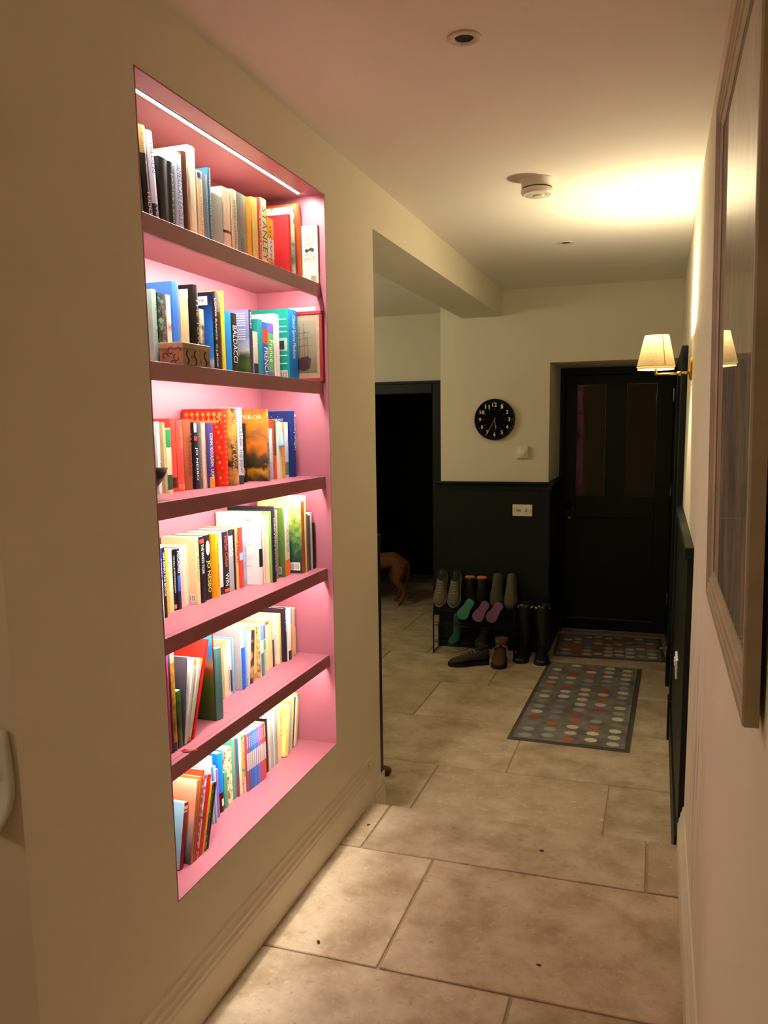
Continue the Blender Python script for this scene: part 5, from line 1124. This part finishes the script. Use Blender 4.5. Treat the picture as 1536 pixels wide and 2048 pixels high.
# olive shoes hanging toe down at the end of the rack
place(shoe('suede_shoe', 'olive suede shoe hanging toe down beside the orange rimmed clogs', .25, .10, '4a4630', '3a3626', .085, .10, None, 'olive suede shoes', False, .8), (-1.112, 5.968, ZL + .57), (-62, 0, 180))
place(shoe('suede_shoe', 'lighter olive suede shoe hanging toe down beside the wellington boots', .25, .10, '585238', '3a3626', .085, .10, None, 'olive suede shoes', False, .8), (-1.006, 5.968, ZL + .57), (-62, 0, 180))
# wellingtons
place(boot('wellington_boot', 'black wellington boot with white band nearer the shoe rack', .28, .11, .40, '0f100e', '16160f', 'wellington boots', .35, 'c8c4b4'), (-.895, 5.925, ZL), (0, 0, 178))
place(boot('wellington_boot', 'black wellington boot with white band nearer the front door', .28, .11, .40, '10120f', '16160f', 'wellington boots', .35, 'c8c4b4'), (-.775, 5.915, ZL), (0, 0, 186))
# lower tier
place(boot('riding_boot', 'dark teal boot standing inside the shoe rack', .25, .09, .205, '1a4a42', '10201c', 'boots in the rack', .5, None, .042), (-1.40, 5.9175, ZL + .0885), (0, 0, 180))
place(shoe('trainer', 'black trainer on the lower tier of the rack', .26, .10, '0e0e10', '1a1a1c', .075, .09, '3a3a3c', 'boots in the rack'), (-1.20, 5.955, ZL + .0885), (0, 0, 180))
# loose boots on the floor in front
hb_ = shoe('hiking_boot', 'black hiking boot with speckled laces lying on the slabs', .29, .115, '24231d', '0c0c0b', .10, .13, None, 'hiking boots on the floor', True, .7, .028)
place(hb_, (-1.12, 5.60, ZL), (0, 0, 118))
LACE = plain('speckled_lace', '9a9278', .8, var=.6, scale=400)
bm = bmesh.new()
for i in range(5):
    t = .36 + .08 * i; z = .108 - .011 * i
    tube(bm, [(-.03, t * .29, z - .014), (-.01, t * .29 + .004, z), (.01, t * .29 + .01, z), (.03, t * .29 + .012, z - .014)], .0032, 5)
done(bm, 'laces', hb_, LACE)
bm = bmesh.new(); random.seed(2)
tube(bm, [(.02, .12, .108), (.05, .14, .09), (.062, .17, .04), (.075, .2, .006), (.10, .17, .004), (.13, .11, .004), (.17, .06, .004)], .003, 6)
tube(bm, [(-.02, .14, .108), (-.04, .2, .105), (-.03, .27, .085), (.02, .30, .05), (.05, .29, .08), (.03, .24, .10), (-.01, .22, .106)], .003, 6)
done(bm, 'loose_lace', hb_, LACE)
b2 = shoe('hiking_boot', 'brown leather hiking boot standing against the wellington boots', .28, .11, '4a3018', '14110d', .10, .135, None, 'hiking boots on the floor', True, .6, .028)
place(b2, (-1.045, 5.752, ZL), (0, 0, 184))
bm = bmesh.new(); loft(bm, [[(.045 * math.cos(a * .698) * s, .055 + .06 * math.sin(a * .698) * s, z) for a in range(9)] for s, z in ((1, .11), (1.02, .14), (1.1, .165), (1.0, .165))]); done(bm, 'ankle_cuff', b2, plain('shoe_5a4426', '5a4426', .7), True)
bm = bmesh.new(); tube(bm, [(0, .10, .13), (.05, .14, .11), (.06, .2, .05), (.055, .26, .005), (.02, .31, .004)], .003, 6); tube(bm, [(0, .10, .13), (-.045, .13, .12), (-.055, .2, .07)], .003, 6); done(bm, 'laces', b2, LACE)
# ================================================================== dogs
FUR = plain('chestnut_fur', '6a3a16', .85, var=.2, scale=60, bump=.3)
def skin(name, verts, edges, radii, root_i, mat, loc, rz, label, cat, sub=2):
    me = bpy.data.meshes.new(name); me.from_pydata(verts, edges, [])
    ob = link(name, me, None, ())
    md = ob.modifiers.new('skin', 'SKIN'); md.use_smooth_shade = True
    sv = me.skin_vertices[0].data
    for i, r_ in enumerate(radii):
        sv[i].radius = (r_, r_) if not isinstance(r_, tuple) else r_; sv[i].use_root = (i == root_i)
    s = ob.modifiers.new('sub', 'SUBSURF'); s.levels = sub; s.render_levels = sub
    dg = bpy.context.evaluated_depsgraph_get(); m2 = bpy.data.meshes.new_from_object(ob.evaluated_get(dg)); m2.name = name
    bpy.data.objects.remove(ob); bpy.data.meshes.remove(me)
    for p in m2.polygons: p.use_smooth = True
    m2.materials.clear(); m2.materials.append(mat)
    o = link(name, m2, None, (), label, cat); o.location = loc; o.rotation_euler = (0, 0, rz)
    return o
# standing dog: +x is forward, z up, rump at x=0
V = [(0.0, 0, .43), (.16, 0, .42), (.34, 0, .40), (.50, 0, .44), (.60, 0, .52), (.66, 0, .60), (.74, 0, .585), (.80, 0, .565)]
Ra = [.085, .088, .10, .085, .058, .062, .040, .026]
Ed = [(i, i + 1) for i in range(7)]
def leg(root_i, pts, rad):
    last = root_i
    for p, r_ in zip(pts, rad):
        V.append(p); Ra.append(r_); Ed.append((last, len(V) - 1)); last = len(V) - 1
for s, dx in ((-1, .05), (1, -.03)):
    leg(0, [(.03 + dx, s * .075, .33), (.07 + dx, s * .085, .24), (-.02 + dx, s * .085, .145), (.01 + dx, s * .085, .04), (.055 + dx, s * .085, .018)], [.066, .047, .024, .019, .022])
for s, dx in ((-1, .03), (1, -.03)):
    leg(3, [(.47 + dx, s * .07, .30), (.45 + dx, s * .07, .16), (.455 + dx, s * .07, .04), (.495 + dx, s * .07, .018)], [.05, .029, .021, .022])
leg(0, [(-.055, 0, .40), (-.07, .01, .32), (-.05, .02, .22)], [.026, .018, .010])
dog = skin('dog', V, Ed, Ra, 1, FUR, (-2.31, 7.33, ZL), math.radians(184), 'chestnut brown dog standing in the dark doorway, seen by its hindquarters', 'dog')
def ears(d, pts):
    for s in (-1, 1):
        bm = bmesh.new(); loft(bm, [[Vector(c) + Vector((a * r_, s * off, b * r_ * .3)) for a, b in ((1, 0), (0, 1), (-1, 0), (0, -1))] for c, r_, off in pts]); done(bm, 'ear', d, FUR, True)
ears(dog, (((.65, 0, .645), .02, .045), ((.655, 0, .60), .03, .068), ((.665, 0, .555), .008, .072)))
# lying dog behind the pier
V, Ra, Ed = [(0, 0, .14), (.16, 0, .15), (.32, 0, .16), (.42, 0, .20), (.50, 0, .26), (.57, 0, .25), (.63, 0, .235)], [.095, .105, .10, .07, .062, .040, .028], [(i, i + 1) for i in range(6)]
for s in (-1, 1):
    leg(0, [(.06, s * .10, .14), (.13, s * .125, .10), (.02, s * .12, .045), (.14, s * .12, .024)], [.062, .045, .026, .024])
    leg(2, [(.32, s * .085, .09), (.30, s * .09, .035), (.56, s * .07, .026), (.655, s * .06, .022)], [.045, .032, .024, .025])
leg(0, [(-.09, .02, .06), (-.16, .06, .03), (-.24, .08, .02)], [.03, .02, .012])
dog2 = skin('dog', V, Ed, Ra, 1, FUR, (-1.845, 3.50, ZL), math.radians(3), 'brown dog lying behind the pier with its forepaws just showing', 'dog')
ears(dog2, (((.485, 0, .31), .02, .042), ((.49, 0, .265), .03, .066), ((.50, 0, .22), .008, .07)))
